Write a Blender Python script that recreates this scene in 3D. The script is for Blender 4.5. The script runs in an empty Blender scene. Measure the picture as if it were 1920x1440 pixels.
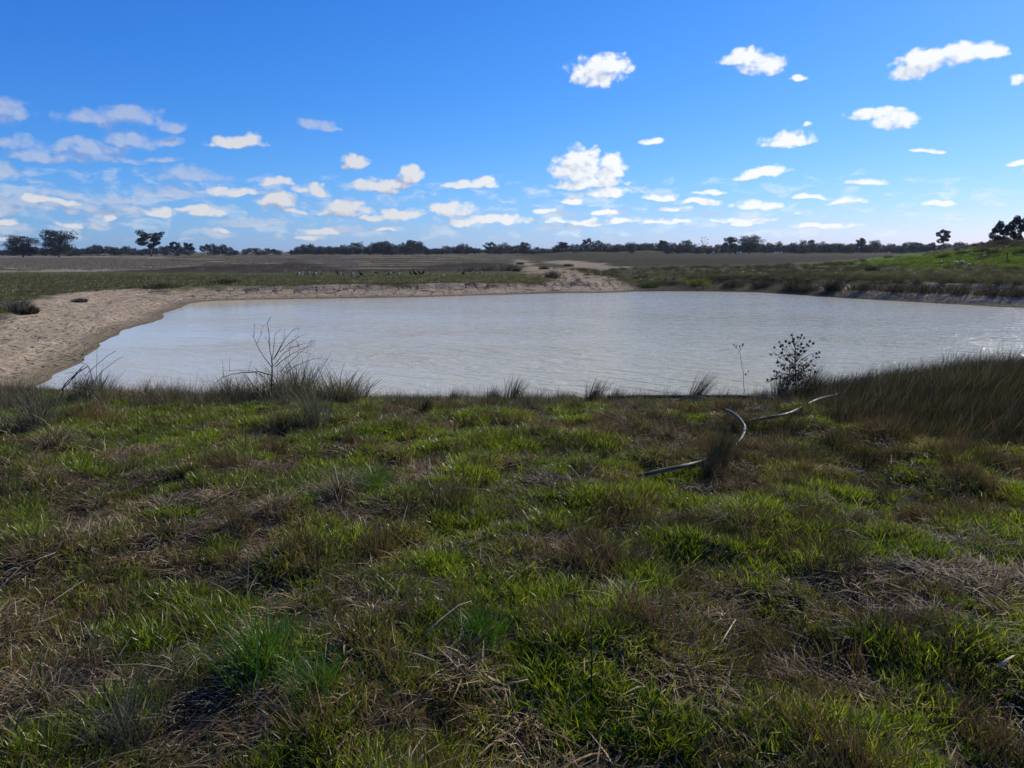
import bpy, math, random
import numpy as np
from mathutils import Vector, Matrix, Euler

rng = np.random.RandomState(7)
random.seed(7)
scene = bpy.context.scene
C = scene.collection

# ------------------------------------------------------------------ camera
FPX = 1350.0                      # focal length in pixels of the 1920 wide photograph
PITCH = math.atan((720 - 471) / FPX)
ROLL = math.radians(-0.13)
CAMZ = 3.0
cam_d = bpy.data.cameras.new("camera")
cam_d.sensor_width = 36.0
cam_d.lens = FPX / 1920 * 36.0
cam_d.clip_start = 0.05
cam_d.clip_end = 20000
cam = bpy.data.objects.new("camera", cam_d)
C.objects.link(cam)
RM = Matrix.Rotation(math.pi / 2 - PITCH, 3, 'X') @ Matrix.Rotation(ROLL, 3, 'Z')
cam.matrix_world = Matrix.Translation((0, 0, CAMZ)) @ RM.to_4x4()
scene.camera = cam
scene.render.resolution_x = 1024
scene.render.resolution_y = 768
scene.view_settings.view_transform = 'Standard'
scene.view_settings.look = 'None'
scene.view_settings.gamma = 1.0
scene.view_settings.exposure = 0.0

def ray(u, v):
    d = RM @ Vector(((u - 960) / FPX, (720 - v) / FPX, -1.0))
    return d.normalized()

def on_plane(u, v, z=0.7):
    d = ray(u, v)
    t = (z - CAMZ) / d.z
    return (d.x * t, d.y * t)

def at_depth(u, v, y):
    d = ray(u, v)
    t = y / d.y
    return Vector((d.x * t, y, CAMZ + d.z * t))

def at_dist(u, v, D):
    d = ray(u, v)
    t = D / math.hypot(d.x, d.y)
    return Vector((d.x * t, d.y * t, CAMZ + d.z * t))

# ------------------------------------------------------------------ world + sun
SUN_AZ = math.radians(47)         # to the right of the view direction (+Y)
SUN_EL = math.radians(34)
SKY_STR = 0.105

class NT:
    def __init__(s, tree):
        s.t = tree
    def n(s, typ, **kw):
        nd = s.t.nodes.new(typ)
        for k, v in kw.items():
            if k == 'inp':
                for i, x in v.items():
                    s.put(nd, i, x)
            else:
                setattr(nd, k, v)
        return nd
    def put(s, nd, i, x):
        sock = nd.inputs[i]
        if isinstance(x, bpy.types.NodeSocket):
            s.t.links.new(x, sock)
        else:
            sock.default_value = x
    def math(s, op, a, b=None, c=None, clamp=False):
        nd = s.t.nodes.new('ShaderNodeMath'); nd.operation = op; nd.use_clamp = clamp
        s.put(nd, 0, a)
        if b is not None: s.put(nd, 1, b)
        if c is not None: s.put(nd, 2, c)
        return nd.outputs[0]
    def vmath(s, op, a, b=None, c=None, out=0):
        nd = s.t.nodes.new('ShaderNodeVectorMath'); nd.operation = op
        s.put(nd, 0, a)
        if b is not None: s.put(nd, 1, b)
        if c is not None: s.put(nd, 2, c)
        return nd.outputs[out]
    def noise(s, vec, scale, detail=3, rough=0.55, out='Fac', dist=0.0):
        nd = s.t.nodes.new('ShaderNodeTexNoise')
        if vec is not None: s.put(nd, 'Vector', vec)
        nd.inputs['Scale'].default_value = scale
        nd.inputs['Detail'].default_value = detail
        nd.inputs['Roughness'].default_value = rough
        nd.inputs['Distortion'].default_value = dist
        return nd.outputs[out]
    def mix(s, f, a, b, blend='MIX'):
        nd = s.t.nodes.new('ShaderNodeMix'); nd.data_type = 'RGBA'; nd.blend_type = blend
        s.put(nd, 'Factor', f)
        for nm, x in (('A', a), ('B', b)):
            sock = [i for i in nd.inputs if i.name == nm and i.type == 'RGBA'][0]
            if isinstance(x, bpy.types.NodeSocket): s.t.links.new(x, sock)
            else: sock.default_value = (*x, 1) if len(x) == 3 else x
        return [o for o in nd.outputs if o.type == 'RGBA'][0]
    def ramp(s, x, lo, hi, a=0.0, b=1.0, smooth=True):
        nd = s.t.nodes.new('ShaderNodeMapRange')
        nd.interpolation_type = 'SMOOTHSTEP' if smooth else 'LINEAR'
        s.put(nd, 0, x); s.put(nd, 1, lo); s.put(nd, 2, hi); s.put(nd, 3, a); s.put(nd, 4, b)
        return nd.outputs[0]

world = bpy.data.worlds.new("World")
scene.world = world
world.use_nodes = True
try:
    world.cycles.sampling_method = "MANUAL"; world.cycles.sample_map_resolution = 512
except Exception:
    pass
world.node_tree.nodes.clear()
W = NT(world.node_tree)

# clouds: centre u, v and radii in photograph pixels, turned into azimuth / tan(elevation)
BRIGHT = [(1124,133,48,25),(1395,106,30,12),(1425,120,34,16),(1495,142,15,6),(1745,114,62,18),(1820,100,54,17),
 (1700,138,34,11),(1905,147,18,8),(1640,214,48,9),(1680,232,42,17),(1480,264,44,17),(1523,236,9,6),(1435,325,45,12),
 (1405,332,28,7),(1225,267,18,6),(1085,318,40,34),(1145,325,27,30),(1105,347,62,11),(1125,365,48,10),(1630,346,34,6),
 (1530,369,32,5),(1590,379,30,6),(1755,384,27,7),(1418,384,36,9),(1315,379,30,7),(1325,361,28,5),(1733,281,28,6),
 (1135,402,22,6),(1905,305,13,6),(445,268,50,14),(665,305,23,16),(770,330,24,20),(745,346,28,10),(700,352,45,14),
 (880,347,42,10),(900,341,22,10),(640,397,48,13),(645,386,26,12),(530,384,36,14),(845,398,34,14),(750,402,36,12),
 (300,402,28,11),(390,404,38,10),(930,416,58,9),(525,347,27,10),(590,358,34,11),(445,363,44,10),(1495,402,12,5),
 (1270,395,30,6),(1385,410,50,7),(1545,425,60,6),(1240,420,28,5),(1100,418,30,7)]
FAINT = [(15,208,40,24),(165,222,52,14),(255,218,46,16),(320,242,22,13),(590,230,30,9),(612,239,24,6),
 (240,265,38,21),(165,282,60,18),(90,294,70,15),(215,302,45,10),(15,326,32,22),(35,268,42,14),(310,268,36,9),
 (300,300,32,7),(345,333,68,16),(60,385,80,18),(200,395,80,16),(325,365,60,12),(120,365,36,9),(470,420,60,8),(230,372,34,8)]
qc = random.Random(21)
for row, (vv, n_) in enumerate([(378, 7), (396, 9), (412, 10), (427, 10), (441, 7)]):
    for i in range(n_):
        uu = (qc.random() ** 1.35) * 1500 - 20
        (FAINT if qc.random() < 0.45 else BRIGHT).append((uu, vv + qc.uniform(-7, 7), qc.uniform(14, 36) * (1.1 - 0.06 * row), qc.uniform(4.5, 9.5) * (1.1 - 0.10 * row)))
g = bpy.data.node_groups.new("cloud_cover", 'ShaderNodeTree')
g.interface.new_socket("P", in_out='INPUT', socket_type='NodeSocketVector')
for nm in ("Bright", "Faint", "Low"):
    g.interface.new_socket(nm, in_out='OUTPUT', socket_type='NodeSocketFloat')
G = NT(g)
gi = G.n('NodeGroupInput'); go = G.n('NodeGroupOutput')
P = gi.outputs[0]
wob = G.noise(P, 22, 2, 0.5, out='Color')
Pw = G.vmath('ADD', P, G.vmath('MULTIPLY', G.vmath('SUBTRACT', wob, (0.5, 0.5, 0.5)), (0.035, 0.022, 0)))
def cloud_set(lst):
    acc = None
    for (u, v, rx, ry) in lst:
        d = ray(u, v)
        az = math.atan2(d.x, d.y); te = d.z / math.hypot(d.x, d.y)
        k = math.hypot((u - 960) / FPX, 1)
        ra = rx * 1.2 / FPX / k**2; rt = ry * 1.2 / FPX / k
        q = G.vmath('MULTIPLY', G.vmath('SUBTRACT', Pw, (az, te, 0)), (1 / ra, 1 / rt, 0))
        q = G.vmath('MAXIMUM', q, G.vmath('MULTIPLY', q, (-1, -1.9 if v > 230 else -1.2, 0)))
        dd = G.vmath('DOT_PRODUCT', q, q, out=1)
        acc = dd if acc is None else G.math('SMOOTH_MIN', acc, dd, 0.5)
    return acc
fine = G.noise(G.vmath('MULTIPLY', P, (1.0, 1.4, 1.0)), 42, 6, 0.58)
Pv = G.vmath('ADD', G.vmath('MULTIPLY', P, (1.0, 1.25, 1.0)), G.vmath('MULTIPLY', G.vmath('SUBTRACT', wob, (0.5, 0.5, 0.5)), (0.02, 0.02, 0)))
vb = G.n('ShaderNodeTexVoronoi', feature='F1', voronoi_dimensions='2D'); G.put(vb, 'Vector', Pv); vb.inputs['Scale'].default_value = 60
vc = G.n('ShaderNodeTexVoronoi', feature='F1', voronoi_dimensions='2D'); G.put(vc, 'Vector', Pv); vc.inputs['Scale'].default_value = 135
fine2 = G.math('ADD', G.math('MULTIPLY', G.math('SUBTRACT', fine, 0.5), 2.0),
               G.math('ADD', G.math('MULTIPLY', G.math('SUBTRACT', 0.42, vb.outputs['Distance']), 0.9), G.math('MULTIPLY', G.math('SUBTRACT', 0.42, vc.outputs['Distance']), 0.45)))
db = cloud_set(BRIGHT); df = cloud_set(FAINT)
G.put(go, 0, G.math('ADD', G.math('SUBTRACT', 1.0, db), fine2))
G.put(go, 1, G.math('ADD', G.math('SUBTRACT', 1.0, df), fine2))
# rows of little low cumulus towards the horizon, thicker on the left
lowv = G.vmath('MULTIPLY', Pw, (1.0, 2.6, 1.0))
ln = G.noise(lowv, 27, 5, 0.58)
sep = G.n('ShaderNodeSeparateXYZ'); G.put(sep, 0, P)
hb = G.math('MULTIPLY', G.ramp(sep.outputs[1], 0.0, 0.02), G.ramp(sep.outputs[1], 0.075, 0.125, 1, 0))
azf = G.ramp(sep.outputs[0], -0.7, 0.75, 0.475, 0.545)
thr = G.math('ADD', azf, G.math('MULTIPLY', G.math('SUBTRACT', 1.0, hb), 0.35))
lown = G.math('MULTIPLY', G.math('SUBTRACT', ln, thr), 9.0)
# open-sky cumulus out of the frame (seen only by the light and from other views)
G.put(go, 2, lown)

tc = W.n('ShaderNodeTexCoord')
sx = W.n('ShaderNodeSeparateXYZ'); W.put(sx, 0, tc.outputs['Generated'])
az = W.math('ARCTAN2', sx.outputs[0], sx.outputs[1])
hor = W.math('SQRT', W.math('ADD', W.math('MULTIPLY', sx.outputs[0], sx.outputs[0]), W.math('MULTIPLY', sx.outputs[1], sx.outputs[1])))
te = W.math('DIVIDE', sx.outputs[2], W.math('MAXIMUM', hor, 0.02))
cb = W.n('ShaderNodeCombineXYZ'); W.put(cb, 0, az); W.put(cb, 1, te)
P0 = cb.outputs[0]
P1 = W.vmath('ADD', P0, (0.008, 0.013, 0))
g0 = W.n('ShaderNodeGroup', node_tree=g); W.put(g0, 0, P0)
g1 = W.n('ShaderNodeGroup', node_tree=g); W.put(g1, 0, P1)
up = W.ramp(te, 0.0, 0.02)
def cover(i, lo, hi, top):
    return W.math('MULTIPLY', W.ramp(g0.outputs[i], lo, hi, 0, top), up)
mB = cover(0, -0.25, 0.75, 0.97); mF = cover(1, -0.4, 1.1, 0.55); mL = cover(2, -0.5, 1.5, 0.45)
def lit(i, k):   # less cloud towards the sun and upwards -> bright edge, more -> grey base
    return W.math('SUBTRACT', W.math('MINIMUM', g1.outputs[i], 2.2), W.math('MINIMUM', g0.outputs[i], 2.2))
sB = W.ramp(lit(0, 1), -0.75, 1.15, 1, 0); sF = W.ramp(lit(1, 1), -0.6, 0.6, 1, 0); sL = W.ramp(lit(2, 1), -0.7, 0.7, 1, 0)
azs = W.ramp(az, -0.25, 0.15, 0.0, 1.0)
base_c = W.mix(azs, (0.33, 0.37, 0.50), (0.62, 0.68, 0.80))
top_c = W.mix(azs, (0.72, 0.73, 0.77), (0.98, 1.0, 1.02))
cB = W.mix(sB, base_c, top_c)
cF = W.mix(sF, (0.33, 0.38, 0.55), (0.60, 0.62, 0.70))
cL = W.mix(sL, W.mix(0.35, base_c, (0.5, 0.62, 0.85)), W.mix(0.15, top_c, (0.6, 0.75, 0.95)))
sky = W.n('ShaderNodeTexSky')
sky.sky_type = 'NISHITA'; sky.sun_disc = False
sky.sun_elevation = SUN_EL; sky.sun_rotation = SUN_AZ
sky.air_density = 1.0; sky.dust_density = 0.25; sky.ozone_density = 3.0
skyc = W.vmath('MULTIPLY', sky.outputs[0], (SKY_STR * 0.80, SKY_STR * 0.97, SKY_STR * 1.30))
sps = W.n('ShaderNodeSeparateXYZ'); W.put(sps, 0, skyc)
cbs = W.n('ShaderNodeCombineXYZ')
W.put(cbs, 0, W.math('MULTIPLY', W.math('POWER', sps.outputs[0], 1.55), 0.76))
W.put(cbs, 1, W.math('MULTIPLY', W.math('POWER', sps.outputs[1], 1.05), 0.75))
W.put(cbs, 2, W.math('MULTIPLY', W.math('POWER', sps.outputs[2], 0.75), 1.0))
skyc = cbs.outputs[0]
c1 = W.mix(mL, skyc, cL)
c2 = W.mix(mF, c1, cF)
c3 = W.mix(mB, c2, cB)
fin = W.vmath('MULTIPLY', c3, (1 / SKY_STR,) * 3)
bg = W.n('ShaderNodeBackground'); W.put(bg, 0, fin); bg.inputs[1].default_value = SKY_STR
wo = W.n('ShaderNodeOutputWorld'); W.put(wo, 0, bg.outputs[0])

sd_ = bpy.data.lights.new("sun", 'SUN')
sd_.energy = 5.0; sd_.angle = math.radians(0.53); sd_.color = (1.0, 0.93, 0.80)
sun = bpy.data.objects.new("sun", sd_)
C.objects.link(sun)
sdir = Vector((math.sin(SUN_AZ) * math.cos(SUN_EL), math.cos(SUN_AZ) * math.cos(SUN_EL), math.sin(SUN_EL)))
sun.rotation_euler = sdir.to_track_quat('Z', 'Y').to_euler()
sun.location = (0, 0, 50)

# ------------------------------------------------------------------ helpers
def tag(o, label=None, cat=None, group=None, kind=None):
    if label: o['label'] = label
    if cat: o['category'] = cat
    if group: o['group'] = group
    if kind: o['kind'] = kind
    return o

def mesh_obj(name, V, F, mats, parent=None, col=None, smooth=False, fmat=None, loc=None):
    """V (n,3) array, F list of index arrays (each (m,3) or (m,4)); col (n,3) point colours"""
    me = bpy.data.meshes.new(name)
    me_from(me, V, F, col, smooth, fmat)
    for m in (mats if isinstance(mats, (list, tuple)) else [mats]):
        me.materials.append(m)
    o = bpy.data.objects.new(name, me)
    C.objects.link(o)
    if parent: o.parent = parent
    if loc is not None: o.location = loc
    return o

def me_from(me, V, F, col=None, smooth=False, fmat=None):
    V = np.asarray(V, dtype=np.float32)
    F = [np.asarray(f, dtype=np.int32) for f in F if len(f)]
    tot = [np.full(len(f), f.shape[1], dtype=np.int32) for f in F]
    loops = np.concatenate([f.ravel() for f in F])
    tot = np.concatenate(tot)
    start = np.concatenate([[0], np.cumsum(tot)[:-1]]).astype(np.int32)
    me.vertices.add(len(V)); me.vertices.foreach_set('co', V.ravel())
    me.loops.add(len(loops)); me.loops.foreach_set('vertex_index', loops)
    me.polygons.add(len(tot)); me.polygons.foreach_set('loop_start', start)
    me.polygons.foreach_set('loop_total', tot)
    if fmat is not None: me.polygons.foreach_set('material_index', np.asarray(fmat, dtype=np.int32))
    me.update(calc_edges=True)
    me.validate()
    if smooth: me.polygons.foreach_set('use_smooth', np.ones(len(me.polygons), dtype=bool))
    if col is not None:
        a = me.attributes.new('col', 'FLOAT_COLOR', 'POINT')
        c4 = np.ones((len(V), 4), dtype=np.float32); c4[:, :3] = col
        a.data.foreach_set('color', c4.ravel())
    return me

def empty(name, loc, rz=0):
    o = bpy.data.objects.new(name, None)
    C.objects.link(o); o.location = loc; o.rotation_euler = (0, 0, rz)
    o.empty_display_size = 0.3
    return o

def copy_tree(o, loc, rz=0, scl=None):
    r = o.copy(); C.objects.link(r); r.location = loc; r.rotation_euler = (0, 0, rz)
    if scl is not None: r.scale = scl
    for ch in list(o.children):
        c = ch.copy(); C.objects.link(c); c.parent = r
    return r

def _hash(ix, iy, s):
    h = (ix * 374761393 + iy * 668265263 + s * 974634777) & 0xFFFFFFFF
    h = ((h ^ (h >> 13)) * 1274126177) & 0xFFFFFFFF
    return ((h ^ (h >> 16)) & 0xFFFFFF) / float(0xFFFFFF)

def vnoise(x, y, s=0):
    x = np.asarray(x, dtype=np.float64); y = np.asarray(y, dtype=np.float64)
    ix = np.floor(x).astype(np.int64); iy = np.floor(y).astype(np.int64)
    fx = x - ix; fy = y - iy
    fx = fx * fx * (3 - 2 * fx); fy = fy * fy * (3 - 2 * fy)
    a = _hash(ix, iy, s); b = _hash(ix + 1, iy, s); c = _hash(ix, iy + 1, s); d = _hash(ix + 1, iy + 1, s)
    return (a * (1 - fx) + b * fx) * (1 - fy) + (c * (1 - fx) + d * fx) * fy

def fbm(x, y, sc, s=0, o=4):
    t = 0; a = 0.5; n = 0
    for i in range(o):
        t = t + a * vnoise(x * sc + 17.3 * i, y * sc - 9.1 * i, s + i); n += a; a *= 0.5; sc *= 2.03
    return t / n

def sstep(x, a, b):
    t = np.clip((x - a) / (b - a), 0, 1)
    return t * t * (3 - 2 * t)

def poly_sd(x, y, pts):
    """signed distance, negative inside"""
    p = np.array(pts, dtype=np.float64)
    d = np.full(x.shape, 1e18); ins = np.zeros(x.shape, dtype=bool)
    for i in range(len(p)):
        a = p[i]; b = p[(i + 1) % len(p)]
        ex, ey = b - a
        wx, wy = x - a[0], y - a[1]
        t = np.clip((wx * ex + wy * ey) / (ex * ex + ey * ey), 0, 1)
        d = np.minimum(d, (wx - ex * t) ** 2 + (wy - ey * t) ** 2)
        c = ((a[1] <= y) & (b[1] > y)) | ((b[1] <= y) & (a[1] > y))
        xx = a[0] + (y - a[1]) / (ey if abs(ey) > 1e-9 else 1e-9) * ex
        ins ^= c & (x < xx)
    d = np.sqrt(d)
    return np.where(ins, -d, d)

def smooth_loop(pts, n=2):
    p = np.array(pts, dtype=float)
    for _ in range(n):
        q = np.roll(p, -1, axis=0)
        p = np.stack([0.75 * p + 0.25 * q, 0.25 * p + 0.75 * q], 1).reshape(-1, 2)
    return p

# ------------------------------------------------------------------ terrain
shore_px = [(38,731),(100,706),(150,678),(185,655),(190,641),(250,613),(300,600),(312,586),(345,574),(372,566),(430,563),
            (600,560),(750,558),(900,554),(1040,550),(1160,549),(1195,546),(1400,547),(1500,553),(1600,560),(1750,568),(1920,579)]
shore = [on_plane(u, v, 0.0) for u, v in shore_px]
shore += [(36, 34), (38, 27), (34, 20), (25, 15.6), (15, 13.9), (8, 13.3), (0, 13.1), (-5, 13.5), (-9, 14.6)]
shore = smooth_loop(shore, 1)

def zone(pxs, z=0.7, n=1):
    return smooth_loop([on_plane(u, v, z) for u, v in pxs], n)
Z_track = [zone([(1140,548),(1060,533),(1010,517),(985,507),(958,489),(975,486),(1000,497),(1040,502),(1110,512),(1160,522),(1190,533),(1210,547)]),
           zone([(1020,489),(1080,488),(1135,499),(1180,502),(1140,505),(1060,500)]),
           zone([(1160,537),(1240,536),(1300,541),(1450,533),(1440,540),(1300,548),(1200,547)], 0.4)]
Z_pale = [zone([(-60,487),(190,485),(365,492),(365,497),(160,511),(100,505),(-60,499)]),
          zone([(425,489),(520,487),(540,492),(440,497)]),
          zone([(-60,481),(300,481),(330,484),(-60,485.5)]),
          zone([(560,484),(620,482),(690,495),(660,502)])]
Z_dark = [zone([(160,510),(360,498),(450,496),(520,488),(560,483),(620,506),(760,505),(850,495),(1000,500),(980,508),(700,515),(300,512)]),
          zone([(1180,489),(1250,486),(1900,478),(1700,498),(1450,497),(1300,502)])]
Z_green = [zone([(-100,512),(180,510),(330,512),(700,512),(900,507),(990,505),(1065,520),(1060,527),(560,529),(300,538),(100,560),(-100,600)])]
heaps = [(on_plane(1090, 477, 0.7), 22, 7, 2.0), (on_plane(1215, 476.6, 0.7), 24, 7, 2.3), (on_plane(1395, 476.2, 0.7), 16, 5, 1.1)]
hummock = on_plane(925, 498, 0.7)

def mound(x, y):
    H = np.interp(x, [24, 34, 38, 43, 50, 56, 61, 70, 90, 130, 170], [0, .10, .2, .45, 1.1, 1.95, 2.75, 3.8, 4.8, 4.0, 0])
    yy = y + 0.12 * (x - 60)
    prof = np.clip((yy - 44) / 40, 0, 1) ** 0.9 * (1 - sstep(yy, 92, 125))
    return H * prof

def height(x, y, want=False):
    x = np.asarray(x, dtype=np.float64); y = np.asarray(y, dtype=np.float64)
    sd = poly_sd(x, y, shore)
    sd = sd + (fbm(x, y, 0.5, 3, 3) - 0.5) * 0.5 * sstep(np.abs(y), 10, 18)
    r = np.hypot(x, y)
    ztop = 0.72 + 0.53 * (1 - sstep(y, 11, 24)) + 0.28 * sstep(x, 12, 26) * sstep(y, 25, 40)
    ztop = ztop + 0.12 * sstep(x, 3, 6) * (1 - sstep(y, 10, 20))
    leftw = sstep(-x, 9, 14) * sstep(y, 12, 17) * (1 - sstep(y, 42, 50))
    w = 4.3 + 1.3 * (1 - sstep(y, 14, 20)) + leftw * (0.4 + 2.3 * sstep(y, 26, 40)) - 0.9 * sstep(x, -12, 0) * sstep(y, 40, 48) + 0.6 * (fbm(x, y, 0.22, 5, 2) - 0.5)
    t = np.clip(sd / w, 0, 1)
    near = 1 - sstep(y, 14, 22)
    lip = (1 - near) * (1 - leftw)
    lin = t * 0.9 + 0.1 * sstep(t, 0, 1)
    cl_ = 0.38 - 0.22 * sstep(x, 12, 18)
    stepd = (1 - cl_) * t + cl_ * sstep(t + 0.1 * (fbm(x, y, 1.3, 8, 2) - 0.5), 0.78, 0.90)
    nearp = 1 - (1 - t) ** 1.5
    prof = lin * (1 - lip) * (1 - near) + stepd * lip + nearp * near
    z = ztop * prof
    z = np.where(sd < 0, np.maximum(-1.6, sd * 0.22), z)
    land = sstep(sd, 0.0, 1.5)
    out = sstep(t, 0.85, 1.0)
    # ground relief
    z = z + land * (fbm(x, y, 0.35, 11, 3) - 0.5) * 0.13 * out
    z = z + land * (fbm(x, y, 1.7, 12, 3) - 0.5) * 0.20 * out * (1 - sstep(r, 30, 90))
    z = z + land * (fbm(x, y, 4.0, 14, 2) - 0.5) * 0.09 * out * (1 - sstep(r, 12, 25))
    sandz = land * (1 - out) * sstep(y, 13, 18)
    z = z + sandz * ((fbm(x, y, 2.4, 21, 3) - 0.5) * 0.10 + (fbm(sd * 1.0 + 5, (x + y) * 0.12, 1.5, 22, 2) - 0.5) * 0.12)
    # heaps on the plain
    for (cx, cy), ax, ay, h in heaps:
        z = z + h * np.exp(-(((x - cx) / ax) ** 2 + ((y - cy) / ay) ** 2)) * (0.8 + 0.5 * fbm(x, y, 0.15, 31, 2))
    z = z + 0.45 * np.exp(-(((x - hummock[0]) / 9) ** 2 + ((y - hummock[1]) / 9) ** 2))
    m = mound(x, y)
    z = z + m * (0.92 + 0.16 * fbm(x, y, 0.12, 33, 3)) + sstep(m, 0.05, 0.6) * (fbm(x, y, 0.5, 34, 3) - 0.5) * 0.35
    # inflow gully beside the sandy fan
    gx = np.interp(y, [50, 58, 75, 110, 170], [8.5, 10.5, 11.5, 12.0, 4.0])
    z = z - 0.35 * np.exp(-((x - gx) / 1.5) ** 2) * sstep(y, 55, 60) * (1 - sstep(y, 90, 160))
    if want: return z, sd, t, w, m
    return z

def hz(x, y):
    return float(height(np.array([x]), np.array([y]))[0])

def on_ground(u, v):
    d = ray(u, v)
    ts = np.concatenate([np.arange(1.5, 20, 0.02), np.arange(20, 400, 0.2)])
    X = d.x * ts; Y = d.y * ts; Zr = CAMZ + d.z * ts
    Hh = height(X, Y)
    k = np.argmax(Zr <= Hh)
    if Zr[k] > Hh[k]:
        k = len(ts) - 1
    return Vector((X[k], Y[k], Hh[k]))

# polar grid centred behind the camera
R = np.concatenate([np.arange(0.4, 19, 0.075), np.arange(19, 36, 0.16), np.arange(36, 85, 0.24), 85 * 1.022 ** np.arange(1, 210)])
A = np.radians(np.linspace(-84, 84, 721))
OY = -3.0
RR, AA = np.meshgrid(R, A, indexing='ij')
GX = (RR * np.sin(AA)).ravel(); GY = (RR * np.cos(AA) + OY).ravel()
GZ, GSD, GT, GW, GM = height(GX, GY, True)
nr, na = RR.shape
idx = np.arange(nr * na).reshape(nr, na)
quads = np.stack([idx[:-1, :-1].ravel(), idx[:-1, 1:].ravel(), idx[1:, 1:].ravel(), idx[1:, :-1].ravel()], 1)
V = np.stack([GX, GY, GZ], 1)
nz = (fbm(GX, GY, 0.25, 41, 4) - 0.5)
def zmask(zs, f, jit):
    m = np.zeros(GX.shape)
    far = GY > 16
    xs, ys = GX[far], GY[far]
    best = np.full(xs.shape, 1e9)
    for z_ in zs:
        best = np.minimum(best, poly_sd(xs, ys, z_))
    best = best + nz[far] * jit
    m[far] = 1 - sstep(best, -f, f)
    return m
nearz = 1 - sstep(GY, 13.0, 16.5)
bare = (1 - sstep(np.clip(GSD / GW, 0, 2) + 0.5 * nz, 0.84, 1.0)) * sstep(GY, 12.2, 14.5)
sandm = np.clip(bare + zmask(Z_track, 1.2, 9.0) * 0.9, 0, 1)
darkb = (1 - sstep(np.abs(GX - 15.5) + nz * 4, 5.5, 8.5)) * (GY > 45) * sstep(GSD, -1, 0.3) * (1 - sstep(GSD, 5, 7))
darkb = np.maximum(darkb, 0.35 * (1 - sstep(GSD + nz * 1.2, 0.7, 1.5)) * sstep(GX, 10, 16) * (GY > 20))
sandm *= (1 - 0.9 * darkb)
greenm = zmask(Z_green, 1.5, 6.0)
leftg = sstep(-GX, 14, 20) * (1 - sstep(GY, 60, 75))
greenm = np.maximum(greenm, leftg * 0.8)
for (cx, cy), ax, ay, h in heaps:
    greenm = np.maximum(greenm, np.exp(-(((GX - cx) / ax) ** 2 + ((GY - cy) / ay) ** 2)) * 1.2)
mg = sstep(GM + nz * 0.9, 0.3, 0.5) * (1 - sstep(GM + nz * 1.2, 1.4, 2.2)) * (GY > 50)
greenm = np.maximum(greenm, 0.5 * sstep(GX, 8, 16) * sstep(GY, 50, 60) * (1 - sstep(GY, 85, 115)))
greenm = np.clip(np.maximum(greenm, mg * 1.0), 0, 1)
palem = zmask(Z_pale, 3.0, 14.0)
darkm = np.maximum(zmask(Z_dark, 3.0, 10.0), darkb)
vivid = mg * 1.0

def mat(name):
    m = bpy.data.materials.new(name); m.use_nodes = True
    m.node_tree.nodes.clear()
    return m, NT(m.node_tree)

def finish(N, col, rough=0.8, bump=None, bstr=0.5, bdist=0.02, spec=0.3, trans=0.0, tcol=None):
    p = N.n('ShaderNodeBsdfPrincipled')
    N.put(p, 'Base Color', col if isinstance(col, bpy.types.NodeSocket) else (*col, 1))
    N.put(p, 'Roughness', rough)
    p.inputs['Specular IOR Level'].default_value = spec
    if bump is not None:
        b = N.n('ShaderNodeBump'); b.inputs['Strength'].default_value = bstr
        b.inputs['Distance'].default_value = bdist
        N.put(b, 'Height', bump); N.t.links.new(b.outputs[0], p.inputs['Normal'])
    out = N.n('ShaderNodeOutputMaterial')
    sh = p.outputs[0]
    if trans:
        tr = N.n('ShaderNodeBsdfTranslucent'); N.put(tr, 0, tcol if tcol is not None else (col if isinstance(col, bpy.types.NodeSocket) else (*col, 1)))
        mx = N.n('ShaderNodeMixShader'); mx.inputs[0].default_value = trans
        N.t.links.new(p.outputs[0], mx.inputs[1]); N.t.links.new(tr.outputs[0], mx.inputs[2])
        sh = mx.outputs[0]
    N.t.links.new(sh, out.inputs[0])
    return p

gm, N = mat("ground_soil")
a1 = N.n('ShaderNodeAttribute', attribute_name='zone'); a2 = N.n('ShaderNodeAttribute', attribute_name='zone2')
s1 = N.n('ShaderNodeSeparateXYZ'); N.put(s1, 0, a1.outputs['Vector'])
s2 = N.n('ShaderNodeSeparateXYZ'); N.put(s2, 0, a2.outputs['Vector'])
pos = N.n('ShaderNodeNewGeometry').outputs['Position']
n1 = N.noise(pos, 0.35, 6, 0.65); n2 = N.noise(pos, 3.0, 6, 0.65); n3 = N.noise(pos, 22, 5, 0.7)
flat = N.vmath('ADD', N.vmath('MULTIPLY', pos, (0.012, 0.075, 0)), N.vmath('MULTIPLY', N.noise(pos, 0.06, 3, 0.6, out='Color'), (0.3, 0.5, 0)))
n4 = N.noise(flat, 1.0, 5, 0.7)
n5 = N.noise(N.vmath('MULTIPLY', pos, (1.0, 0.35, 1)), 1.2, 5, 0.75)
basec = N.mix(N.ramp(n5, 0.3, 0.7), (0.020, 0.018, 0.008), (0.090, 0.078, 0.040))
spg = N.n('ShaderNodeSeparateXYZ'); N.put(spg, 0, pos)
farband = N.math('MULTIPLY', N.ramp(n4, 0.50, 0.58), N.ramp(spg.outputs[0], -8, 12, 1.0, 0.22))
basec = N.mix(N.math('MULTIPLY', farband, N.ramp(n5, 0.25, 0.6, 0.5, 1.0)), basec, (0.25, 0.21, 0.14))
basec = N.mix(N.ramp(spg.outputs[0], 4, 20, 0.0, 0.6), basec, N.mix(N.ramp(n5, 0.35, 0.7), (0.014, 0.014, 0.006), (0.070, 0.064, 0.030)))
basec = N.mix(N.math('MULTIPLY', s2.outputs[0], 0.92), basec, N.mix(n2, (0.020, 0.015, 0.010), (0.060, 0.045, 0.028)))
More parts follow.
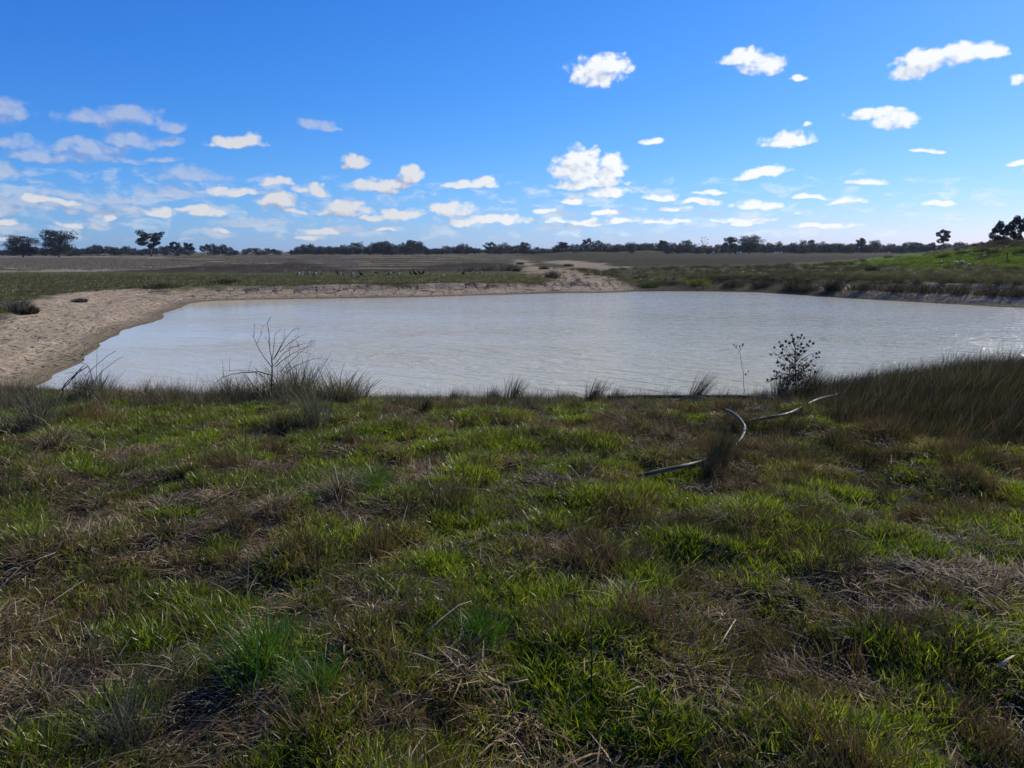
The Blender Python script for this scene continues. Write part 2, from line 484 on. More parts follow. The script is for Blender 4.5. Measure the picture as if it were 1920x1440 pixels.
basec = N.mix(N.math('MULTIPLY', s1.outputs[2], N.ramp(n5, 0.25, 0.6, 0.35, 1.0)), basec, N.mix(n2, (0.20, 0.165, 0.12), (0.38, 0.32, 0.24)))
grn = N.mix(N.ramp(n5, 0.3, 0.7), (0.045, 0.055, 0.016), (0.10, 0.10, 0.040))
grn = N.mix(s2.outputs[1], grn, N.mix(N.ramp(n5, 0.35, 0.65), (0.045, 0.085, 0.012), (0.11, 0.165, 0.025)))
basec = N.mix(N.math('MULTIPLY', s1.outputs[1], N.ramp(n5, 0.25, 0.55, 0.45, 1.0)), basec, grn)
# near ground under the sward: litter and dark soil
nearc = N.mix(N.ramp(n3, 0.35, 0.7), (0.022, 0.016, 0.010), (0.11, 0.082, 0.05))
nearc = N.mix(N.ramp(n2, 0.4, 0.65), nearc, (0.035, 0.042, 0.012))
basec = N.mix(s2.outputs[2], basec, nearc)
# sand and clay of the bank: scour lines follow the water line
asd = N.n('ShaderNodeAttribute', attribute_name='shore').outputs['Fac']
sc = N.n('ShaderNodeCombineXYZ'); sp = N.n('ShaderNodeSeparateXYZ'); N.put(sp, 0, pos)
N.put(sc, 0, N.math('MULTIPLY', asd, 2.2)); N.put(sc, 1, N.math('MULTIPLY', sp.outputs[0], 0.25)); N.put(sc, 2, N.math('MULTIPLY', sp.outputs[1], 0.25))
scour = N.noise(sc.outputs[0], 1.6, 5, 0.6)
vor = N.n('ShaderNodeTexVoronoi'); N.put(vor, 'Vector', N.vmath('ADD', pos, N.vmath('MULTIPLY', N.noise(pos, 2, 3, out='Color'), (0.6, 0.6, 0)))); vor.inputs['Scale'].default_value = 2.6
hoof = N.ramp(vor.outputs['Distance'], 0.12, 0.32)
sand = N.mix(N.ramp(n2, 0.3, 0.7), (0.27, 0.205, 0.135), (0.45, 0.365, 0.25))
sand = N.mix(N.ramp(scour, 0.42, 0.62), N.mix(0.3, sand, (0.20, 0.145, 0.095)), sand)
sand = N.mix(N.math('MULTIPLY', N.ramp(n3, 0.60, 0.72), 0.6), sand, (0.11, 0.08, 0.055))
cv = N.n('ShaderNodeTexVoronoi', feature='DISTANCE_TO_EDGE')
N.put(cv, 'Vector', N.vmath('ADD', N.vmath('MULTIPLY', pos, (1.0, 0.45, 0)), N.vmath('MULTIPLY', N.noise(pos, 1.2, 4, 0.6, out='Color'), (0.9, 0.9, 0)))); cv.inputs['Scale'].default_value = 0.9
crk = N.math('MULTIPLY', N.ramp(cv.outputs['Distance'], 0.015, 0.07, 1, 0), N.math('MULTIPLY', N.ramp(N.math('ADD', n1, N.math('MULTIPLY', n2, 0.3)), 0.55, 0.75), N.math('MULTIPLY', N.ramp(sp.outputs[1], 38, 46), N.ramp(asd, 3.2, 4.4, 1, 0))))
sand = N.mix(crk, sand, (0.05, 0.038, 0.03))
dsh = N.noise(N.vmath('MULTIPLY', sc.outputs[0], (1.6, 3.0, 3.0)), 2.2, 4, 0.65)
sand = N.mix(N.math('MULTIPLY', N.ramp(dsh, 0.53, 0.63), 0.75), sand, (0.12, 0.088, 0.058))
# moist strip at the water's edge
sand = N.mix(N.ramp(N.math('ADD', asd, N.math('MULTIPLY', N.math('SUBTRACT', n2, 0.5), 0.8)), 0.1, 1.2, 0.95, 0.0), sand, (0.15, 0.12, 0.075))
gcol = N.mix(s1.outputs[0], basec, sand)
bh = N.math('ADD', N.math('MULTIPLY', n3, 0.35), N.math('ADD', N.math('MULTIPLY', n2, 0.6), N.math('MULTIPLY', N.math('MULTIPLY', s1.outputs[0], N.math('ADD', scour, N.math('MULTIPLY', hoof, 0.7))), 1.3)))
finish(N, gcol, 0.95, bh, 0.9, 0.12, spec=0.03)

ground = mesh_obj("ground", V, [quads], gm, smooth=True)
def pattr(me, name, arr3):
    a = me.attributes.new(name, 'FLOAT_COLOR', 'POINT')
    c4 = np.ones((arr3.shape[0], 4), dtype=np.float32); c4[:, :3] = arr3
    a.data.foreach_set('color', c4.ravel())
pattr(ground.data, 'zone', np.stack([sandm, greenm, palem], 1))
pattr(ground.data, 'zone2', np.stack([darkm, vivid, nearz], 1))
a = ground.data.attributes.new('shore', 'FLOAT', 'POINT'); a.data.foreach_set('value', GSD.astype(np.float32))
tag(ground, "grassy bank, sandy shore and flat brown stubble plain", kind='structure')

# ------------------------------------------------------------------ water
wm, N = mat("muddy_water")
pos = N.n('ShaderNodeNewGeometry').outputs['Position']
spx = N.n('ShaderNodeSeparateXYZ'); N.put(spx, 0, pos)
wv = N.vmath('ADD', N.vmath('MULTIPLY', pos, (1.0, 1.0, 1)), (0, 0, 0))
rot = N.n('ShaderNodeVectorRotate', rotation_type='Z_AXIS'); N.put(rot, 0, pos); rot.inputs['Angle'].default_value = math.radians(28)
rv = N.vmath('MULTIPLY', rot.outputs[0], (0.55, 1.5, 1))
w1 = N.noise(rv, 1.5, 3, 0.55, dist=0.6)
w2 = N.noise(rv, 7.0, 3, 0.6, dist=0.5)
w3 = N.noise(N.vmath('MULTIPLY', pos, (0.25, 0.5, 0)), 0.35, 3, 0.5)
calm = N.math('MULTIPLY', N.ramp(N.math('ADD', spx.outputs[0], N.math('MULTIPLY', N.math('SUBTRACT', w3, 0.5), 14)), -17, 6, 0.10, 1.0), N.ramp(spx.outputs[1], 30, 52, 1.0, 0.55))
wh = N.math('MULTIPLY', N.math('ADD', w1, N.math('MULTIPLY', w2, 0.30)), calm)
w4 = N.noise(pos, 19, 2, 0.5)
spk = N.math('MULTIPLY', N.ramp(N.noise(pos, 1.7, 2, 0.5), 0.60, 0.68), N.ramp(spx.outputs[0], 0, 14))
wh = N.math('ADD', wh, N.math('MULTIPLY', N.math('MULTIPLY', w4, spk), 0.34))
gust = N.ramp(w3, 0.3, 0.7, 0.75, 1.2)
wcol = N.mix(N.ramp(spx.outputs[0], -16, 8), (0.61, 0.545, 0.35), (0.60, 0.55, 0.36))
wp = finish(N, wcol, 0.06, N.math('MULTIPLY', wh, gust), 1.0, 0.16, spec=0.5)
wp.inputs['IOR'].default_value = 1.333
wx = np.linspace(-27, 45, 60); wy = np.linspace(9, 64, 50)
WX, WY = np.meshgrid(wx, wy, indexing='ij')
inside = poly_sd(WX.ravel(), WY.ravel(), shore).reshape(WX.shape)
wi = np.arange(WX.size).reshape(WX.shape)
keep = (np.minimum(np.minimum(inside[:-1, :-1], inside[1:, 1:]), np.minimum(inside[1:, :-1], inside[:-1, 1:])) < 1.2).ravel()
wq = np.stack([wi[:-1, :-1].ravel(), wi[1:, :-1].ravel(), wi[1:, 1:].ravel(), wi[:-1, 1:].ravel()], 1)[keep]
water = mesh_obj("water", np.stack([WX.ravel(), WY.ravel(), np.zeros(WX.size)], 1), [wq], wm, smooth=True)
tag(water, "pale grey rippled muddy water of the farm dam", kind='structure')

# ------------------------------------------------------------------ grass blades
def blades(n, r, h0, h1, w0, w1, lean, curl, cols, wind=(0, 0), cols_p=None, seed=0, kinkz=1.0, core=1.0, seg=3):
    """n tapered bent blades rooted in a disc; returns V, F(tri list as quads+tris), col"""
    q = np.random.RandomState(seed)
    rr = r * q.rand(n) ** core; th = q.rand(n) * 2 * np.pi
    bx, by = rr * np.cos(th), rr * np.sin(th)
    L = h0 + (h1 - h0) * q.rand(n)
    az_ = q.rand(n) * 2 * np.pi
    outw = np.clip(rr / max(r, 1e-6), 0, 1)
    dx = np.cos(az_) * lean * q.rand(n) + np.cos(th) * outw * lean * 0.7 + wind[0]
    dy = np.sin(az_) * lean * q.rand(n) + np.sin(th) * outw * lean * 0.7 + wind[1]
    w = w0 + (w1 - w0) * q.rand(n)
    fa = q.rand(n) * np.pi
    sx_, sy_ = np.cos(fa), np.sin(fa)
    cr = curl * (0.4 + q.rand(n))
    pts = []
    px, py, pz = bx.copy(), by.copy(), np.full(n, -0.015)
    sl = L / seg
    tilt = np.hypot(dx, dy); ux, uy = dx / (tilt + 1e-6), dy / (tilt + 1e-6)
    ang = np.arctan(tilt)
    pts.append((px.copy(), py.copy(), pz.copy()))
    for k in range(seg):
        px += ux * np.sin(ang) * sl; py += uy * np.sin(ang) * sl; pz += np.cos(ang) * sl * kinkz
        pz = np.maximum(pz, 0.006)
        pts.append((px.copy(), py.copy(), pz.copy()))
        ang = ang + cr
    vs = []
    for k, (X, Y, Z) in enumerate(pts[:-1]):
        ww = w * (1 - 0.24 * k)
        vs.append(np.stack([X - sx_ * ww, Y - sy_ * ww, Z], 1)); vs.append(np.stack([X + sx_ * ww, Y + sy_ * ww, Z], 1))
    X, Y, Z = pts[-1]; vs.append(np.stack([X, Y, Z], 1))
    m = len(vs)
    Vv = np.stack(vs, 1).reshape(-1, 3)
    b = np.arange(n) * m
    qd = [np.stack([b + 2 * k, b + 2 * k + 1, b + 2 * k + 3, b + 2 * k + 2], 1) for k in range(seg - 1)]
    tr = np.stack([b + 2 * (seg - 1), b + 2 * (seg - 1) + 1, b + m - 1], 1)
    cols = np.array(cols, dtype=float)
    ci = q.choice(len(cols), n, p=cols_p)
    cc = cols[ci] * (0.75 + 0.5 * q.rand(n))[:, None]
    return Vv, [np.concatenate(qd), tr], np.repeat(cc, m, axis=0)

def merge(parts):
    Vs, Qs, Ts, Cs = [], [], [], []; off = 0
    for Vv, F, c in parts:
        Vs.append(Vv); Cs.append(c)
        for f in F:
            if not len(f): continue
            (Qs if f.shape[1] == 4 else Ts).append(f + off)
        off += len(Vv)
    F = []
    if Qs: F.append(np.concatenate(Qs))
    if Ts: F.append(np.concatenate(Ts))
    return np.concatenate(Vs), F, np.concatenate(Cs)

def tube(path, r0, r1, col=(0.1, 0.08, 0.06), sides=6, radii=None):
    P_ = [Vector(p) for p in path]; n = len(P_)
    vs = []
    for i, p in enumerate(P_):
        t = (P_[min(i + 1, n - 1)] - P_[max(i - 1, 0)])
        if t.length < 1e-9: t = Vector((0, 0, 1))
        t.normalize()
        ref = Vector((0, 1, 0)) if abs(t.y) < 0.9 else Vector((1, 0, 0))
        a_ = t.cross(ref).normalized(); b_ = t.cross(a_)
        r = radii[i] if radii is not None else r0 + (r1 - r0) * i / (n - 1)
        for k in range(sides):
            an = 2 * math.pi * k / sides
            vs.append(p + (a_ * math.cos(an) + b_ * math.sin(an)) * r)
    q_ = []
    for i in range(n - 1):
        for k in range(sides):
            k2 = (k + 1) % sides
            q_.append((i * sides + k, i * sides + k2, (i + 1) * sides + k2, (i + 1) * sides + k))
    Vv = np.array([tuple(v) for v in vs])
    q0 = Vv.mean(0)
    c0 = len(Vv); Vv = np.vstack([Vv, [tuple(P_[0])], [tuple(P_[-1])]])
    t_ = []
    for k in range(sides):
        k2 = (k + 1) % sides
        t_.append((c0, k2, k)); t_.append((c0 + 1, (n - 1) * sides + k, (n - 1) * sides + k2))
    return Vv, [np.array(q_), np.array(t_)], np.tile(np.array(col, dtype=float), (len(Vv), 1))

def blade_mat(name, trans, rough=0.55, tint=1.08, spec=0.15):
    m, N = mat(name)
    at = N.n('ShaderNodeAttribute', attribute_name='col')
    pos = N.n('ShaderNodeNewGeometry').outputs['Position']
    nn = N.noise(pos, 1.3, 3, 0.6)
    c = N.mix(N.ramp(nn, 0.35, 0.65), N.mix(1.0, at.outputs['Color'], (0.72 * tint, 0.74 * tint, 0.75 * tint), 'MULTIPLY'), N.mix(1.0, at.outputs['Color'], (1.18 * tint, 1.12 * tint, 1.0 * tint), 'MULTIPLY'))
    finish(N, c, rough, spec=spec, trans=trans)
    return m
M_green = blade_mat("green_blades", 0.5, 0.36, spec=0.5)
M_dry = blade_mat("dry_blades", 0.25, 0.6)
M_stalk = blade_mat("dead_stalks", 0.05, 0.75, spec=0.2)
GR = [(0.12, 0.185, 0.008), (0.19, 0.26, 0.010), (0.31, 0.35, 0.018), (0.045, 0.085, 0.008)]
OL = [(0.15, 0.16, 0.018), (0.21, 0.18, 0.030), (0.08, 0.09, 0.014), (0.22, 0.155, 0.05)]
DR = [(0.20, 0.15, 0.075), (0.32, 0.25, 0.14), (0.13, 0.09, 0.045), (0.07, 0.046, 0.025), (0.50, 0.41, 0.26)]
RB = [(0.150, 0.085, 0.045), (0.11, 0.06, 0.034), (0.20, 0.135, 0.07), (0.10, 0.09, 0.025)]

def cls(name, items):
    c = bpy.data.collections.new(name)
    for i, (Vv, F, cc, m) in enumerate(items):
        me = bpy.data.meshes.new(name + "_tuft")
        me_from(me, Vv, F, cc); me.materials.append(m)
        o = bpy.data.objects.new("%s_tuft_%02d" % (name, i), me)
        c.objects.link(o)
    return c

def scatter(name, coll, X, Y, scl, label, tiltr=0.12, rots=None, zoff=0.0, nvar=None):
    n = len(X)
    Z = height(X, Y) + zoff
    me = bpy.data.meshes.new(name)
    me.vertices.add(n); me.vertices.foreach_set('co', np.stack([X, Y, Z], 1).astype(np.float32).ravel())
    q = np.random.RandomState(n % 1000 + 3)
    rot = np.stack([(q.rand(n) - .5) * 2 * tiltr, (q.rand(n) - .5) * 2 * tiltr, q.rand(n) * 6.283 if rots is None else rots], 1).astype(np.float32)
    a = me.attributes.new('rot', 'FLOAT_VECTOR', 'POINT'); a.data.foreach_set('vector', rot.ravel())
    a = me.attributes.new('scl', 'FLOAT_VECTOR', 'POINT')
    s3 = np.asarray(scl, dtype=np.float32)
    if s3.ndim == 1: s3 = np.stack([s3, s3, s3], 1)
    a.data.foreach_set('vector', s3.ravel())
    a = me.attributes.new('vi', 'INT', 'POINT'); a.data.foreach_set('value', q.randint(0, len(coll.objects), n).astype(np.int32))
    o = bpy.data.objects.new(name, me); C.objects.link(o)
    tag(o, label, 'grass', kind='stuff')
    ng = bpy.data.node_groups.new(name + "_growth", 'GeometryNodeTree')
    ng.interface.new_socket("Geometry", in_out='INPUT', socket_type='NodeSocketGeometry')
    ng.interface.new_socket("Geometry", in_out='OUTPUT', socket_type='NodeSocketGeometry')
    T = ng.nodes; L = ng.links
    gi_ = T.new('NodeGroupInput'); go_ = T.new('NodeGroupOutput')
    ci = T.new('GeometryNodeCollectionInfo'); ci.inputs['Collection'].default_value = coll
    ci.inputs['Separate Children'].default_value = True; ci.inputs['Reset Children'].default_value = True
    ip = T.new('GeometryNodeInstanceOnPoints'); ip.inputs['Pick Instance'].default_value = True
    def attr(nm, dt):
        a_ = T.new('GeometryNodeInputNamedAttribute'); a_.data_type = dt; a_.inputs['Name'].default_value = nm
        return a_.outputs['Attribute']
    L.new(gi_.outputs[0], ip.inputs['Points']); L.new(ci.outputs[0], ip.inputs['Instance'])
    L.new(attr('vi', 'INT'), ip.inputs['Instance Index'])
    e2r = T.new('FunctionNodeEulerToRotation'); L.new(attr('rot', 'FLOAT_VECTOR'), e2r.inputs[0])
    L.new(e2r.outputs[0], ip.inputs['Rotation']); L.new(attr('scl', 'FLOAT_VECTOR'), ip.inputs['Scale'])
    L.new(ip.outputs[0], go_.inputs[0])
    md = o.modifiers.new("growth", 'NODES'); md.node_group = ng
    return o

K_green = cls("green", [(*blades(75, 0.085, 0.03, 0.105, 0.0020, 0.0042, 0.8, 0.22, GR, seed=i), M_green) for i in range(6)])
K_olive = cls("olive", [(*blades(70, 0.10, 0.025, 0.085, 0.0022, 0.0042, 0.8, 0.28, OL + GR[:1], seed=20 + i), M_green) for i in range(5)])
K_straw = cls("straw", [(*blades(45, 0.13, 0.05, 0.17, 0.0018, 0.0042, 2.6, 0.5, DR, seed=40 + i, kinkz=0.8), M_dry) for i in range(6)])
K_litter = cls("litter", [(*blades(60, 0.17, 0.05, 0.20, 0.0020, 0.0055, 6.0, 0.05, DR[:4] + [(0.12, 0.07, 0.045)], seed=60 + i, kinkz=0.5), M_stalk) for i in range(5)])
K_red = cls("redbrown", [(*blades(60, 0.10, 0.07, 0.17, 0.0016, 0.0032, 0.5, 0.15, RB + OL[:1], wind=(0.15, 0), seed=80 + i), M_dry) for i in range(5)])
TG = [(0.055, 0.038, 0.013), (0.09, 0.058, 0.022), (0.06, 0.085, 0.008), (0.22, 0.165, 0.09)]
K_tall = cls("tall", [(*blades(50, 0.18, 0.16, 0.48, 0.0014, 0.0034, 0.4, 0.18, TG, wind=(0.30, -0.03), seed=100 + i), M_dry) for i in range(5)])
K_far = cls("coarse", [(*blades(60, 0.42, 0.12, 0.34, 0.008, 0.016, 0.6, 0.25, [(0.10, 0.105, 0.025), (0.13, 0.12, 0.035), (0.075, 0.085, 0.02), (0.15, 0.12, 0.065)], seed=120 + i), M_green) for i in range(5)])
K_lush = cls("lush", [(*blades(60, 0.45, 0.12, 0.30, 0.010, 0.02, 0.6, 0.25, [(0.12, 0.19, 0.012), (0.17, 0.22, 0.02), (0.06, 0.11, 0.012)], seed=140 + i), M_green) for i in range(4)])
K_stub = cls("stubble", [(*blades(40, 0.9, 0.25, 0.65, 0.008, 0.015, 0.2, 0.06, [(0.20, 0.17, 0.13), (0.34, 0.29, 0.23), (0.12, 0.095, 0.07)], seed=160 + i), M_dry) for i in range(5)])
K_dark = cls("darkgrass", [(*blades(70, 0.45, 0.25, 0.6, 0.006, 0.014, 0.5, 0.2, [(0.09, 0.07, 0.035), (0.14, 0.11, 0.06), (0.08, 0.09, 0.025)], wind=(0.2, 0), seed=180 + i), M_dry) for i in range(5)])

# near sward ------------------------------------------------------------
def cand(n, x0, x1, y0, y1, fan=0.86, pad=1.2):
    X = x0 + (x1 - x0) * rng.rand(n); Y = y0 + (y1 - y0) * rng.rand(n)
    k = np.abs(X) < (fan * np.maximum(Y, 0) + pad)
    return X[k], Y[k]
X, Y = cand(78000, -11.5, 12.5, 0.9, 13.0, 0.80, 0.9)
sdv = poly_sd(X, Y, shore)
k = sdv > 1.0
X, Y = X[k], Y[k]; sdv = sdv[k]
# thin out on the hidden slope
k = (Y < 10.5) | (rng.rand(len(X)) < 0.35); X, Y = X[k], Y[k]
patch = fbm(X, Y, 2.7, 51, 4); patch2 = fbm(X, Y, 3.2, 55, 4); p3 = fbm(X, Y, 4.2, 58, 3); p4 = fbm(X, Y, 2.9, 61, 3)
def gb(cx, cy, rx, ry): return np.exp(-(((X - cx) / rx) ** 2 + ((Y - cy) / ry) ** 2))
redz = gb(2.3, 6.2, 1.0, 1.0) + gb(3.6, 5.6, 1.2, 0.9) + 0.6 * gb(-1.2, 4.0, 0.9, 0.5) + 0.55 * gb(0.6, 4.2, 1.2, 0.5) + 0.6 * gb(1.6, 3.0, 0.8, 0.4)
dryz = 0.9 * gb(-2.4, 2.6, 1.0, 0.45) + 0.8 * gb(-3.4, 4.2, 1.3, 0.9) + 0.6 * gb(-1.6, 4.6, 1.2, 0.5) + 0.55 * gb(1.2, 6.9, 1.2, 0.4) + 0.7 * gb(2.9, 8.2, 0.7, 0.5)
litz = 1.0 * gb(0.55, 2.95, 0.55, 0.32) + 1.0 * gb(1.25, 2.8, 0.35, 0.25) + 0.8 * gb(2.6, 3.55, 0.4, 0.2) + 0.8 * gb(3.4, 3.4, 0.5, 0.22) + 0.7 * gb(1.9, 3.6, 0.4, 0.25)
greenz = 0.7 * gb(2.6, 4.3, 1.5, 1.0) + 0.5 * gb(4.5, 3.5, 1.5, 1.5) + 0.5 * gb(0, 2.4, 0.8, 0.5) + 0.4 * gb(-4, 7, 2, 1.0) + 0.4 * gb(0.2, 4.4, 0.6, 0.5)
tallz = sstep(X - 0.4 * (Y - 6) + 0.9 * (fbm(X, Y, 1.5, 75, 2) - .5), 2.8, 3.6) * (0.25 * sstep(Y, 4.8, 5.4) + 0.75 * sstep(Y, 5.8, 7.4)) * (1 - sstep(Y, 10.2, 11.2))
tallz = np.maximum(tallz, 0.6 * sstep(X, 3.5, 4.2) * sstep(Y, 8.0, 8.5) * (1 - sstep(Y, 9.6, 10.0)))
u1 = rng.rand(len(X))
sG = 0.31 + 2.6 * (patch - 0.5) + 0.55 * greenz - 1.2 * tallz - 0.35 * litz - 0.35 * redz - 0.35 * dryz
sO = 0.42 + 1.8 * (patch2 - 0.5) - 0.4 * tallz - 0.3 * litz
sD = 0.17 + 1.7 * (0.5 - patch) + 1.3 * (p4 - 0.5) + dryz * 0.5 - 0.7 * tallz - 0.4 * litz
sL = 0.09 + 1.4 * (p3 - 0.5) + litz * 0.22 - 0.3 * tallz
sR = 0.06 + 1.6 * (p4 - 0.5) + redz * 0.30 - 0.2 * tallz
sT = tallz * 2.6 - 0.1
sT = tallz * (0.5 + 2.1 * sstep(Y, 6.0, 7.6)) + 0.6 * tallz * (fbm(X, Y, 1.6, 77, 2) - .5) - 0.1
sG = sG + 0.55 * tallz * (1 - sstep(Y, 6.2, 7.8))
S = np.stack([sG, sO, sD, sL, sR, sT], 1)
S = np.clip(S, 0.004, None) ** 1.6
cs = np.cumsum(S / S.sum(1, keepdims=True), axis=1)
typ = (u1[:, None] > cs).sum(1)
hs = np.clip(0.08 + 1.75 * fbm(X, Y, 3.2, 71, 3), 0.3, 1.1)
hs = hs * (0.8 + 0.4 * rng.rand(len(X)))
names = [("green_grass", K_green, "short bright green grass covering the near bank", 1.0),
         ("olive_grass", K_olive, "fine olive grass mixed through the near bank", 1.0),
         ("dry_grass", K_straw, "dry curled straw coloured grass on the near bank", 0.95),
         ("straw_litter", K_litter, "flattened dead straw litter lying on the near bank", 1.0),
         ("brown_grass", K_red, "reddish brown fine grass on the near bank", 1.0),
         ("tall_grass", K_tall, "tall dark wind blown grass on the right of the near bank", 1.0)]
for i, (nm, K, lab, s0) in enumerate(names):
    k = typ == i
    q_rot = None
    if nm == "tall_grass": q_rot = (rng.rand(k.sum()) - 0.5) * 1.7
    sz = hs[k] * s0
    if nm == "straw_litter": sz = 0.8 + 0.4 * rng.rand(k.sum())
    if nm == "tall_grass": sz = (0.36 + 0.80 * rng.rand(k.sum()) * (0.4 + 1.1 * fbm(X[k], Y[k], 1.9, 79, 2))) * (0.75 + 0.45 * sstep(X[k], 3.5, 6.5)) * (0.7 + 0.3 * sstep(Y[k], 5.5, 7.5))
    scatter(nm, K, X[k], Y[k], sz, lab, rots=q_rot)

# ragged fringe along the crest of the bank
X, Y = cand(2600, -8, 9, 8.0, 9.7, 0.80, 0.9)
dn = 0.55 + 0.30 * (sstep(X, -6.6, -5.9) * (1 - sstep(X, -2.4, -1.9))) + 0.25 * sstep(X, -0.6, 0) * (1 - sstep(X, 1.0, 1.8)) + 0.3 * sstep(X, 2.3, 2.8)
k = rng.rand(len(X)) < dn * (0.2 + 1.9 * sstep(fbm(X, Y, 2.2, 95, 3), 0.45, 0.62)); X, Y = X[k], Y[k]
K_edge = cls("edge", [(*merge([blades(45, 0.10, 0.12, 0.34, 0.0014, 0.0032, 0.5, 0.28, [(0.20, 0.16, 0.09), (0.10, 0.085, 0.05), (0.14, 0.15, 0.04), (0.30, 0.25, 0.16), (0.07, 0.08, 0.02)], wind=(0.12, 0), seed=210 + i),
              blades(14, 0.08, 0.25, 0.48, 0.0010, 0.0020, 0.35, 0.10, [(0.16, 0.13, 0.09), (0.07, 0.055, 0.035)], wind=(0.1, 0), seed=220 + i)]), M_dry) for i in range(6)])
scatter("edge_grass", K_edge, X, Y, (0.35 + 0.65 * rng.rand(len(X)) ** 1.5) * (0.75 + 0.3 * (X < -1.9)), "ragged seeding grass fringing the crest of the near bank", nvar=6)

# long bleached stems strewn through everything
X, Y = cand(3600, -9, 10, 1.2, 9.5, 0.80, 0.6)
K_stem = cls("stems", [(*blades(4, 0.10, 0.14, 0.36, 0.0011, 0.0022, 1.6 + i % 3, 0.28, [(0.52, 0.44, 0.29), (0.38, 0.31, 0.19), (0.24, 0.17, 0.09)], seed=240 + i, seg=4), M_stalk) for i in range(8)])
scatter("bleached_stems", K_stem, X, Y, 0.5 + 0.9 * rng.rand(len(X)) ** 2, "long bleached grass stems strewn over the near bank", tiltr=0.25)

# far swards ------------------------------------------------------------
def far_scatter(name, K, n, box, fmask, label, s0=1.0, rots=None):
    X, Y = cand(n, *box, fan=0.84, pad=3)
    k = fmask(X, Y); X, Y = X[k], Y[k]
    s = s0 * (0.7 + 0.6 * rng.rand(len(X)))
    return scatter(name, K, X, Y, s, label)
def land_mask(X, Y, lo=0.92, dens=None):
    z, sd, t, w, m = height(X, Y, True)
    k = (t > lo) & (sd > 0)
    for z_ in Z_track[:2]:
        k &= (poly_sd(X, Y, z_) > -0.3) | (rng.rand(len(X)) < 0.12)
    if dens is not None: k &= rng.rand(len(X)) < dens(X, Y, m)
    return k
far_scatter("bank_grass", K_far, 30000, (-60, 60, 14, 74),
            lambda X, Y: land_mask(X, Y, 0.93, lambda x, y, m: (0.25 + 0.9 * fbm(x, y, 0.3, 81, 3)) * (1 - 0.75 * sstep(y, 62, 74))),
            "rough green and brown grass along the far banks", 0.62)
far_scatter("lush_grass", K_lush, 26000, (24, 85, 42, 90),
            lambda X, Y: land_mask(X, Y, 0.98, lambda x, y, m: sstep(m + (fbm(x, y, 0.3, 41, 3) - .5) * 0.8, 0.28, 0.5) * (1 - sstep(m, 1.4, 2.4)) * 1.0 * sstep(fbm(x, y, 0.35, 44, 3), 0.3, 0.5)),
            "vivid green lush grass on the mound on the right", 0.9)
def gdark(x, y, m):
    sd = poly_sd(x, y, shore)
    a = sstep(x, 10, 18) * (1 - sstep(sd, 4.6, 6.5)) * 1.2 * sstep(sd, 3.0, 3.8)
    return a + 0.03 + 0.25 * sstep(fbm(x, y, 0.25, 47, 3), 0.55, 0.7) * (x > 5) + sstep(m, 1.6, 2.6) * 0.3
far_scatter("dark_bank_grass", K_dark, 22000, (5, 85, 36, 95), lambda X, Y: land_mask(X, Y, 0.8, gdark),
            "dark brown grass overhanging the right far shore", 0.75)
far_scatter("stubble", K_stub, 90000, (-200, 200, 62, 290),
            lambda X, Y: land_mask(X, Y, 0.98, lambda x, y, m: np.clip((0.01 + 0.25 * (fbm(x, y * 2.5, 0.06, 91, 3) - .45)) * (y < 200) + 0.7 * (np.min([poly_sd(x, y, z_) for z_ in Z_pale], axis=0) < 1.5 * (vnoise(x * .3, y * .3, 5) - .5) * 4), 0.008, 1) * (m < 0.3) * (1 - 0.92 * sstep(x, 0, 10)) * sstep(y, 62, 80)),
            "standing pale brown crop stubble on the plain", 0.75)

# ------------------------------------------------------------------ tussocks (individual)
def tussock_mesh(kind, seed):
    if kind == 'dark':      # upright dark rush-like tussock leaning with the wind
        return merge([blades(230, 0.09, 0.20, 0.40, 0.0014, 0.0028, 0.28, 0.12, [(0.05, 0.042, 0.026), (0.09, 0.072, 0.045), (0.035, 0.04, 0.015)], wind=(0.22, 0), seed=seed)])
    if kind == 'wisp':
        return merge([blades(170, 0.07, 0.25, 0.48, 0.0012, 0.0024, 0.25, 0.14, [(0.05, 0.042, 0.028), (0.11, 0.09, 0.06)], wind=(0.45, 0), seed=seed)])
    if kind == 'straw':     # collapsed pale mop
        return merge([blades(260, 0.14, 0.16, 0.34, 0.0016, 0.0034, 1.0, 0.75, DR, seed=seed), blades(60, 0.1, 0.1, 0.22, 0.0018, 0.003, 0.5, 0.2, OL, seed=seed + 5)])
    if kind == 'green':
        return merge([blades(300, 0.13, 0.16, 0.33, 0.0016, 0.0030, 0.75, 0.30, [(0.05, 0.12, 0.008), (0.08, 0.17, 0.010), (0.055, 0.13, 0.012)], seed=seed)])
    if kind == 'grey':
        return merge([blades(240, 0.12, 0.22, 0.42, 0.0014, 0.003, 0.45, 0.25, [(0.16, 0.15, 0.10), (0.09, 0.095, 0.05), (0.22, 0.19, 0.13), (0.06, 0.08, 0.03)], seed=seed)])
    if kind == 'mixed':
        return merge([blades(200, 0.18, 0.15, 0.34, 0.0015, 0.0032, 0.8, 0.5, DR[:4] + RB[:2], seed=seed), blades(150, 0.18, 0.12, 0.26, 0.0016, 0.003, 0.6, 0.25, OL + GR[:1], seed=seed + 5)])
T_MATS = {'dark': M_dry, 'wisp': M_dry, 'straw': M_dry, 'green': M_green, 'grey': M_dry, 'mixed': M_dry}
t_cache = {}
